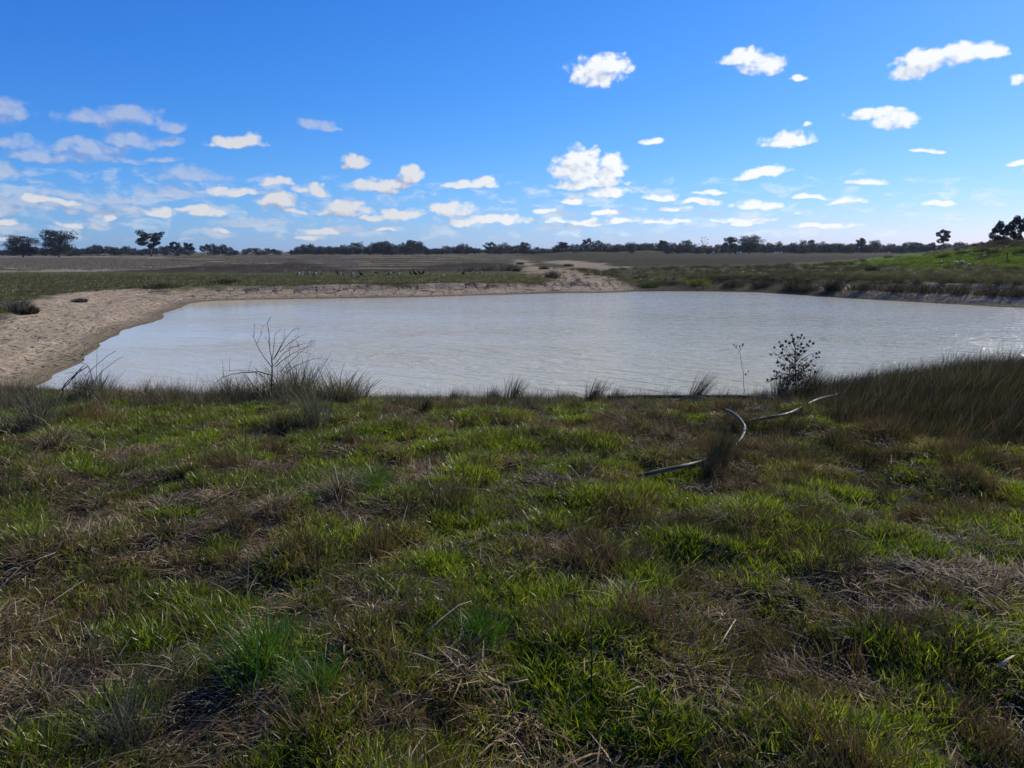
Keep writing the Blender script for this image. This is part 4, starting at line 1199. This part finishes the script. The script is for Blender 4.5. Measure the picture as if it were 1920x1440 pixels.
for i, (u, vt, wpx, D, st, lab) in enumerate(PROM):
    hn = 13.0; wn = 12.0 if st != 'umbrella' else 9.0
    big = wpx > 40 or D < 200
    e = make_tree("gum_tree" if st != 'bare' else "dead_tree", hn, wn, st, 500 + i, 6500 if big else 2600, 0.26 if big else 0.36, lean=0.0 if u != 1876 else 0.05)
    kw = {}
    place_tree(e, u, vt, D, hn, wn, wpx, lab, rz=random.uniform(0, 6.28) if u < 1800 else 0)
# the tree belt: individual trees of a few kinds
PROT = []
for i, st in enumerate(['belt', 'belt', 'dense', 'belt', 'dense', 'airy', 'umbrella', 'dense']):
    PROT.append([make_tree("belt_tree", 13.0, 12.0, st, 900 + i, 1900, 0.46), False])
def belt(u, vt, wpx, D, label, group, kinds):
    pr = PROT[random.choice(kinds)]
    if not pr[1]: e = pr[0]; pr[1] = True
    else: e = copy_tree(pr[0], (0, 0, 0))
    place_tree(e, u, vt, D, 13.0, 12.0, wpx, label, group=group, rz=random.uniform(0, 6.28))
prof = [(0, 472), (15, 467), (30, 466), (60, 460), (75, 464), (92, 468), (128, 464), (146, 466), (158, 471), (166, 463), (182, 462), (196, 467), (204, 463), (218, 465), (230, 463), (246, 465), (262, 466),
        (300, 466), (312, 463), (338, 461), (366, 471), (376, 467), (392, 461), (412, 461), (430, 462), (442, 471), (452, 473), (458, 469), (469, 471), (480, 465), (492, 469),
        (505, 466), (516, 467), (526, 473), (540, 471), (552, 465), (562, 462), (585, 460), (600, 465), (612, 461), (628, 465), (645, 462), (690, 466), (700, 459), (745, 459), (757, 456), (785, 457), (800, 464), (830, 466),
        (850, 465), (865, 460), (880, 464), (893, 463), (902, 471), (912, 463), (935, 461), (950, 458), (962, 464), (973, 460), (997, 470), (1008, 465), (1018, 470), (1030, 466), (1040, 463), (1070, 461),
        (1085, 462), (1140, 461), (1165, 461), (1200, 461), (1230, 460), (1300, 460), (1340, 462), (1355, 459), (1430, 458), (1540, 458), (1600, 458), (1660, 460), (1700, 459), (1760, 460), (1800, 458), (1850, 457)]
pu = np.array([p[0] for p in prof]); pv = np.array([p[1] for p in prof])
LAND = [(38, "big round gum nearest the left edge"), (105, "tall lumpy gum on the left"), (279, "tall open gum on the left"), (353, "twin umbrella trees of the left copse"),
        (668, "long wood's left rounded peak"), (718, "long wood's middle rounded peak"), (771, "tallest tree of the long wood"),
        (918, "airy tree starting the short copse"), (984, "airy tree ending the short copse"), (1101, "tall airy tree over the green heap"),
        (1182, "domed tree between the green heaps"), (1289, "pointed tree by the dead tree"), (1407, "largest gum before the right belt"),
        (1515, "two small peaks in the right belt"), (1630, "slim tall tree of the right belt"), (1772, "lone umbrella gum near the mound")]
ORD = "first second third fourth fifth sixth seventh eighth ninth tenth eleventh twelfth thirteenth fourteenth fifteenth sixteenth seventeenth eighteenth nineteenth twentieth".split()
spots = []
u = -6.0
while u < 1855:
    dense = 540 < u < 1600 and not (896 < u < 909)
    vt = float(np.interp(u, pu, pv)) + random.uniform(-4.0, 2.2)
    if vt < 470.0:
        spots.append((u, vt, random.uniform(12, 20) if dense else random.uniform(11, 20), random.uniform(480, 640), dense))
    u += random.uniform(7.5, 10.0) if dense else random.uniform(8, 11.5)
side = {}
for (u, vt, wd, D, dense) in spots:
    k = min(range(len(LAND)), key=lambda i: abs(LAND[i][0] - u))
    side.setdefault((k, u < LAND[k][0]), []).append(abs(LAND[k][0] - u))
for (u, vt, wd, D, dense) in spots:
    k = min(range(len(LAND)), key=lambda i: abs(LAND[i][0] - u)); lf_ = u < LAND[k][0]
    n = sorted(side[(k, lf_)]).index(abs(LAND[k][0] - u))
    lab = "%s tree, %s of the %s" % ("dark belt" if dense else "low dark", ("%s left" if lf_ else "%s right") % ORD[min(n, 19)], LAND[k][1])
    belt(u, vt, wd, D, lab, "trees of the far tree line", [0, 1, 2, 3, 4, 7] if dense else [1, 2, 4, 5, 7, 0])
for pr in PROT:
    if not pr[1]:
        for ch in list(pr[0].children): bpy.data.objects.remove(ch)
        bpy.data.objects.remove(pr[0])
# far tree mass behind the belt
fw = []
q = np.random.RandomState(77)
for u in np.arange(520, 1860, 5.0):
    vt = np.interp(u, pu, pv) + 4.5 + q.rand() * 3
    if 896 < u < 910 or vt > 471: continue
    p = at_dist(u, vt, 720 + q.rand() * 60); hh = p.z - 0.7
    fw.append(leaf_cloud((p.x, p.y, 0.7 + hh * .5), (5, 5, hh * .55), 200, 0.9, q))
Vv, F, cc = merge(fw)
fo = mesh_obj("distant_wood", Vv, F, lm, None, cc)
tag(fo, "distant wood closing the gaps behind the tree belt", "wood", kind='stuff')

# ------------------------------------------------------------------ shrubs, hummock bushes, tussocks on the far shore
def bush(u, v, w, h, cols, label, seed, name="dry_bush", cat="bush", group=None, wind=(0.1, 0)):
    p = on_ground(u, v)
    n = 420
    Vv, F, cc = blades(n, w * .42, h * .55, h * 1.1, 0.012, 0.022, 0.55, 0.28, cols, wind=wind, seed=seed)
    o = mesh_obj(name, Vv, F, M_dry, None, cc, loc=p)
    tag(o, label, cat, group)
    return o
GB = [(0.12, 0.10, 0.085), (0.20, 0.17, 0.145), (0.07, 0.058, 0.045)]
DB = [(0.06, 0.047, 0.028), (0.10, 0.075, 0.045), (0.07, 0.07, 0.025)]
for i, (u, v, w, h, cols, lab) in enumerate([
 (955, 508, 3.6, 1.1, GB, "pale grey dead bush on the hummock beside the sandy track"),
 (915, 508, 3.6, 0.9, GB, "grey dead bush in the middle of the hummock"),
 (880, 509, 3.0, 0.7, GB, "low grey dead bush at the left of the hummock"),
 (968, 509, 1.0, 0.5, DB, "small dark bush at the foot of the hummock by the sand"),
 (975, 496, 1.4, 0.5, DB, "dark green bush above the bright sand strip"),
 (1020, 505, 1.6, 0.5, DB, "dark clump in the middle of the sandy track"),
 (1065, 499, 2.0, 0.5, DB, "dark clump on the far part of the sandy track"),
 (1035, 522, 1.6, 0.9, [(0.10, 0.11, 0.05), (0.16, 0.14, 0.09)], "feathery grey green bush where the track meets the shore"),
 (418, 533, 2.6, 0.55, DB, "dark low bush on the far left shore, left of the birds"),
 (300, 540, 3.0, 0.45, DB, "dark low tussock row where the left shore bends"),
 (35, 585, 1.1, 0.55, GB, "grey brown bush on top of the left sand bank"),
 (55, 588, 0.7, 0.35, DB, "small dark tussock beside the grey brown bush on the left sand bank"),
 (150, 566, 0.8, 0.25, GB, "small dry tuft alone on the left sand slope"),
 (1563, 545, 1.4, 1.1, DB, "tall dark tussock bending right on the far right shore"),
 (1490, 541, 2.2, 0.8, DB, "dark tussock left of the tall bending one on the far shore"),
 (1510, 545, 2.0, 0.6, DB, "low broad tussock by the tall bending one on the far shore"),
 (1620, 545, 2.4, 0.7, DB, "dark rounded tussock right of the tall bending one"),
 (1680, 548, 2.6, 0.7, DB, "broad dark tussock in the middle of the right far shore"),
 (1735, 549, 2.6, 0.7, DB, "dark tussock left of the one at the pale shelf"),
 (1800, 551, 2.8, 0.65, DB, "dark tussock above the pale clay shelf"),
 (1865, 554, 2.6, 0.6, DB, "dark tussock near the right edge above the clay shelf"),
 (1910, 556, 2.0, 0.55, DB, "dark tussock cut by the right edge above the clay shelf"),
 (1430, 536, 1.8, 0.5, DB, "small dark tussock on the far shore above the pale sand strip"),
 (1375, 536, 2.0, 0.5, DB, "small dark tussock above the dark clay of the far shore"),
 (1635, 508, 1.6, 0.7, DB, "single dark tussock at the left foot of the green mound"),
 (1770, 484, 1.8, 0.5, DB, "low dark tussock left on the crest of the mound"),
 (1805, 477, 2.0, 0.5, DB, "dark tussock halfway up the crest of the mound"),
 (1842, 474, 2.0, 0.7, DB, "rounded dark tussock right of middle on the mound crest"),
 (1862, 476, 1.5, 0.6, DB, "small dark tussock next to the rounded one on the mound"),
 (1885, 458, 2.0, 0.7, DB, "dark tussock high on the mound under the leaning gum"),
 (1915, 476, 2.0, 0.7, DB, "dark tussock on the mound at the right edge"),
 (1310, 534, 3.0, 0.6, [(0.12, 0.14, 0.02), (0.18, 0.19, 0.03)], "yellow green bushy clump on the far shore, right of the gully"),
 (1215, 538, 2.0, 0.5, [(0.06, 0.09, 0.02), (0.09, 0.12, 0.03)], "green clump beside the gully mouth")]):
    bush(u, v, w, h, cols, lab, 700 + i, group="bushes and tussocks round the far shore and mound")

# ------------------------------------------------------------------ rocks, post
rm_, N = mat("pale_concrete")
rn = N.noise(N.n('ShaderNodeTexCoord').outputs['Object'], 6, 4, .6)
finish(N, N.mix(rn, (0.40, 0.37, 0.31), (0.66, 0.61, 0.50)), 0.85, rn, .5, .03)
def rock(p, s, seed):
    q = np.random.RandomState(seed)
    vs = []; n, m_ = 9, 6
    for j in range(m_):
        for i in range(n):
            th = math.pi * (j + .5) / m_; ph = 2 * math.pi * i / n
            r = 1 + q.uniform(-.2, .2)
            vs.append((math.sin(th) * math.cos(ph) * r * s[0], math.sin(th) * math.sin(ph) * r * s[1], math.cos(th) * r * s[2]))
    vs.append((0, 0, s[2])); vs.append((0, 0, -s[2]))
    qd = [(j * n + i, j * n + (i + 1) % n, (j + 1) * n + (i + 1) % n, (j + 1) * n + i) for j in range(m_ - 1) for i in range(n)]
    tr = [(m_ * n, (i + 1) % n, i) for i in range(n)] + [(m_ * n + 1, (m_ - 1) * n + i, (m_ - 1) * n + (i + 1) % n) for i in range(n)]
    return mesh_obj("concrete_rubble", np.array(vs), [np.array(qd), np.array(tr)], rm_, loc=p)
for i, (u, v, s, lab) in enumerate([(1791, 496, (.26, .2, .13), "left of the two larger white rubble lumps on the green mound"), (1804, 496, (.2, .18, .15), "right of the two larger white rubble lumps on the green mound"),
                                  (1835, 495, (.2, .16, .08), "flat pale rubble slab right of the two larger lumps"), (1845, 483, (.2, .16, .1), "pale rubble piece higher up the green mound"),
                                  (1765, 494, (.15, .12, .07), "small grey rubble bit left of the two larger lumps"), (1817, 499, (.18, .15, .07), "flat grey rubble bit just below the larger lumps")]):
    p = on_ground(u, v); o = rock(p + Vector((0, 0, s[2] * .8 + 0.12)), s, i); o.rotation_euler = (0, .1, i)
    tag(o, lab, "rubble", "pale rubble on the mound")
wood, N = mat("weathered_wood")
finish(N, N.mix(N.noise(N.n('ShaderNodeTexCoord').outputs['Object'], 12, 4), (0.03, 0.026, 0.022), (0.09, 0.08, 0.065)), .85)
p = on_ground(1887, 492)
o = mesh_obj("fence_post", *tube([(0, 0, -.2), (0.01, 0, .5), (0.0, 0, .95), (0.0, 0, .98)], 0, 0, (0, 0, 0), 8, radii=[.055, .052, .05, .035])[:2], wood, loc=p)
tag(o, "short dark post standing on the green mound", "post")
wp_m, N = mat("white_paint")
finish(N, (0.75, 0.75, 0.73), .5)
p = at_dist(1337, 472, 330); p.z = hz(p.x, p.y)
o = mesh_obj("marker_post", *tube([(0, 0, -.2), (0, 0, 1.0), (0, 0, 1.02), (0, 0, 1.5), (0, 0, 1.55)], 0, 0, (0, 0, 0), 10, radii=[.24, .22, .34, .34, .1])[:2], wp_m, loc=p)
tag(o, "far white marker post standing on the plain before the tree belt", "post")

# ------------------------------------------------------------------ birds and sheep
bd, N = mat("plumage")
finish(N, N.n('ShaderNodeAttribute', attribute_name='col').outputs['Color'], .6, trans=0.35)
def loft(path, rad, cols, sides=10, squash=0.85):
    """path points in XZ plane (y=0), rings perpendicular; returns V,F,col"""
    P_ = [Vector(p) for p in path]; n = len(P_); vs = []; cc = []
    for i, p in enumerate(P_):
        t = (P_[min(i + 1, n - 1)] - P_[max(i - 1, 0)]).normalized()
        s = Vector((0, 1, 0)); up_ = s.cross(t).normalized()
        for k in range(sides):
            an = 2 * math.pi * k / sides
            vs.append(tuple(p + s * math.cos(an) * rad[i] * squash + up_ * math.sin(an) * rad[i]))
            top_ = math.sin(an)
            c = cols[i]; cc.append(c[0] if (up_ * top_).z + (up_ * top_).x * -0.3 > 0.5 else c[1])
    qd = [(i * sides + k, i * sides + (k + 1) % sides, (i + 1) * sides + (k + 1) % sides, (i + 1) * sides + k) for i in range(n - 1) for k in range(sides)]
    vs.append(tuple(P_[0])); vs.append(tuple(P_[-1])); cc += [cols[0][0], cols[-1][0]]
    m_ = n * sides
    tr = [(m_, (k + 1) % sides, k) for k in range(sides)] + [(m_ + 1, (n - 1) * sides + k, (n - 1) * sides + (k + 1) % sides) for k in range(sides)]
    return np.array(vs), [np.array(qd), np.array(tr)], np.array(cc, dtype=float)
BK = (0.018, 0.016, 0.018); WH = (0.92, 0.84, 0.66); BR = (0.06, 0.045, 0.03); OR = (0.25, 0.12, 0.04)
def bird_mesh(pose, scheme):
    d, l = (BK, WH) if scheme == 'pied' else ((BK, BK) if scheme == 'dark' else (BR, WH))
    if pose == 'upright' or (pose == 'walk' and scheme == 'pied'):
        path = [(-.26, 0, .17), (-.18, 0, .20), (-.08, 0, .27), (.02, 0, .34), (.08, 0, .42), (.10, 0, .50), (.11, 0, .57), (.125, 0, .62), (.16, 0, .63), (.20, 0, .62), (.25, 0, .605)]
        rad = [.012, .055, .12, .13, .09, .055, .042, .048, .045, .018, .006]
    elif pose == 'walk':
        path = [(-.28, 0, .19), (-.21, 0, .21), (-.11, 0, .26), (.01, 0, .32), (.09, 0, .39), (.13, 0, .46), (.145, 0, .53), (.165, 0, .58), (.20, 0, .585), (.24, 0, .575), (.29, 0, .56)]
        rad = [.012, .055, .12, .125, .085, .05, .038, .045, .042, .018, .006]
    else:
        path = [(-.30, 0, .32), (-.22, 0, .31), (-.10, 0, .29), (.04, 0, .27), (.13, 0, .23), (.19, 0, .17), (.22, 0, .11), (.24, 0, .08), (.26, 0, .05), (.28, 0, .03), (.29, 0, .01)]
        rad = [.012, .05, .10, .10, .06, .038, .03, .038, .03, .015, .005]
    cols = [(d, d), (d, d), (d, l), (d, l), (d, l), (d, l if scheme != 'brown' else d), (d, d), (d, d), (d, d), (OR, OR), (OR, OR)]
    parts = [loft(path, rad, cols)]
    for s in (-1, 1):
        parts.append(tube([(0, s * .045, .24), (.01, s * .045, .11), (-.005, s * .045, .01), (.05, s * .045, .005)], .011, .007, OR, 5))
        # folded wing
        parts.append(loft([(-.22, s * .07, path[1][2] + .0), (-.12, s * .095, path[2][2] + .03), (0, s * .10, path[3][2] + .01), (.05, s * .08, path[3][2] + .04)], [.01, .05, .055, .01], [(d, d)] * 4, 7, .35))
    return merge(parts)
bcache = {}
blist = [(560, 522, 'walk', 'pied', 'r', "pied water bird at the left end of the flock"), (571, 519, 'upright', 'pied', 'l', "white breasted bird, second from the left"),
 (580, 519, 'upright', 'pied', 'r', "white breasted bird, third from the left"), (591, 522, 'upright', 'pied', 'r', "upright pied bird, fourth from the left"),
 (601, 520, 'walk', 'pied', 'l', "small pied bird, fifth from the left"), (633, 519, 'upright', 'dark', 'l', "slim all dark bird left of a pied one"),
 (642, 522, 'upright', 'pied', 'l', "pied bird right of the slim dark one"), (662, 522, 'upright', 'pied', 'r', "pied bird left of the crouching dark one"),
 (677, 521, 'walk', 'dark', 'l', "crouching dark bird with lowered tail"), (706, 517, 'feed', 'dark', 'r', "small dark bird feeding alone behind the others"),
 (731, 521, 'upright', 'pied', 'r', "pied bird facing the shore in mid flock"), (738, 518, 'feed', 'brown', 'l', "small pale bird behind the mid flock"),
 (748, 522, 'walk', 'pied', 'r', "pied bird feeding right of the mid flock one"), (770, 519, 'upright', 'dark', 'l', "dark bird turned left beside the largest dark one"),
 (778, 521, 'upright', 'dark', 'l', "largest all dark bird of the flock"), (787, 518, 'upright', 'dark', 'l', "dark bird right behind the largest one"),
 (794, 518, 'upright', 'dark', 'r', "dark bird, right of the close dark group"), (869, 519, 'upright', 'dark', 'r', "lone leaning dark bird on the right"),
 (883, 516, 'feed', 'brown', 'r', "small brown bird between the lone dark and the white ones"), (889, 519, 'upright', 'pied', 'l', "upright white bellied bird, second from the right end"),
 (902, 519, 'upright', 'pied', 'r', "small white bellied bird at the right end")]
for i, (u, v, pose, sch, face, lab) in enumerate(blist):
    if (pose, sch) not in bcache:
        Vv, F, cc = bird_mesh(pose, sch)
        me = bpy.data.meshes.new("water_bird"); me_from(me, Vv, F, cc, smooth=True); me.materials.append(bd); bcache[(pose, sch)] = me
    p = on_ground(u, v)
    o = bpy.data.objects.new("water_bird", bcache[(pose, sch)]); C.objects.link(o)
    o.location = (p.x, p.y, p.z + 0.10)
    s = {570: 1}.get(u, 0.95 if v > 520 else 0.85)
    s *= 0.88
    if u == 778: s = 1.0
    o.scale = (s,) * 3
    o.rotation_euler = (0, 0, (0 if face == 'r' else math.pi) + random.uniform(-.5, .5))
    tag(o, lab, "bird", "flock of water birds on the far shore")
shm, N = mat("fleece")
finish(N, N.n('ShaderNodeAttribute', attribute_name='col').outputs['Color'], .9)
WL = (0.72, 0.70, 0.64)
parts = [loft([(-.6, 0, .72), (-.5, 0, .75), (-.25, 0, .76), (.1, 0, .76), (.4, 0, .78), (.55, 0, .85), (.68, 0, .95), (.8, 0, .96), (.92, 0, .90), (.97, 0, .88)],
              [.08, .24, .30, .30, .26, .18, .14, .13, .08, .03], [(WL, WL)] * 7 + [((.5, .45, .4),) * 2] * 3, 12)]
for sx_ in (-.42, .38):
    for sy_ in (-.14, .14):
        parts.append(tube([(sx_, sy_, .6), (sx_ + .03, sy_, .32), (sx_, sy_, 0)], .07, .04, WL, 6))
for sy_ in (-1, 1):
    parts.append(tube([(.78, sy_ * .1, 1.0), (.76, sy_ * .22, .99)], .04, .015, WL, 5))
Vv, F, cc = merge(parts)
sme = bpy.data.meshes.new("sheep"); me_from(sme, Vv, F, cc, smooth=True); sme.materials.append(shm)
for i, (u, lab) in enumerate([(1383, "left of the two white sheep under the open crowned gum"), (1389, "right of the two white sheep beside the largest gum"),
                              (1453, "leftmost of the three white sheep before the even belt"), (1459, "middle of the three white sheep before the even belt"), (1465, "rightmost of the three white sheep before the even belt")]):
    p = at_dist(u, 472, 440); p.z = hz(p.x, p.y)
    o = bpy.data.objects.new("sheep", sme); C.objects.link(o); o.location = p; o.scale = (1.15,) * 3
    o.rotation_euler = (0, 0, random.uniform(-.6, .6) + (math.pi if i % 2 else 0))
    tag(o, lab, "sheep", "white sheep far out on the plain")

# ------------------------------------------------------------------ haze
hm = bpy.data.materials.new("air"); hm.use_nodes = True; hm.node_tree.nodes.clear()
N = NT(hm.node_tree)
pv_ = N.n('ShaderNodeVolumePrincipled'); pv_.inputs['Color'].default_value = (0.72, 0.82, 1.0, 1)
pv_.inputs['Density'].default_value = 0.00007
pv_.inputs['Anisotropy'].default_value = 0.2
ho = N.n('ShaderNodeOutputMaterial'); hm.node_tree.links.new(pv_.outputs[0], ho.inputs['Volume'])
x0, x1, y0, y1, z0, z1 = -5200, 5200, -1200, 9500, -4.0, 30.0
hv = np.array([(x, y, z) for x in (x0, x1) for y in (y0, y1) for z in (z0, z1)], dtype=float)
hf = np.array([(0, 1, 3, 2), (4, 6, 7, 5), (0, 4, 5, 1), (2, 3, 7, 6), (0, 2, 6, 4), (1, 5, 7, 3)])
hz_o = mesh_obj("haze", hv, [hf], hm)
tag(hz_o, "thin bluish air over the plain", kind='stuff')
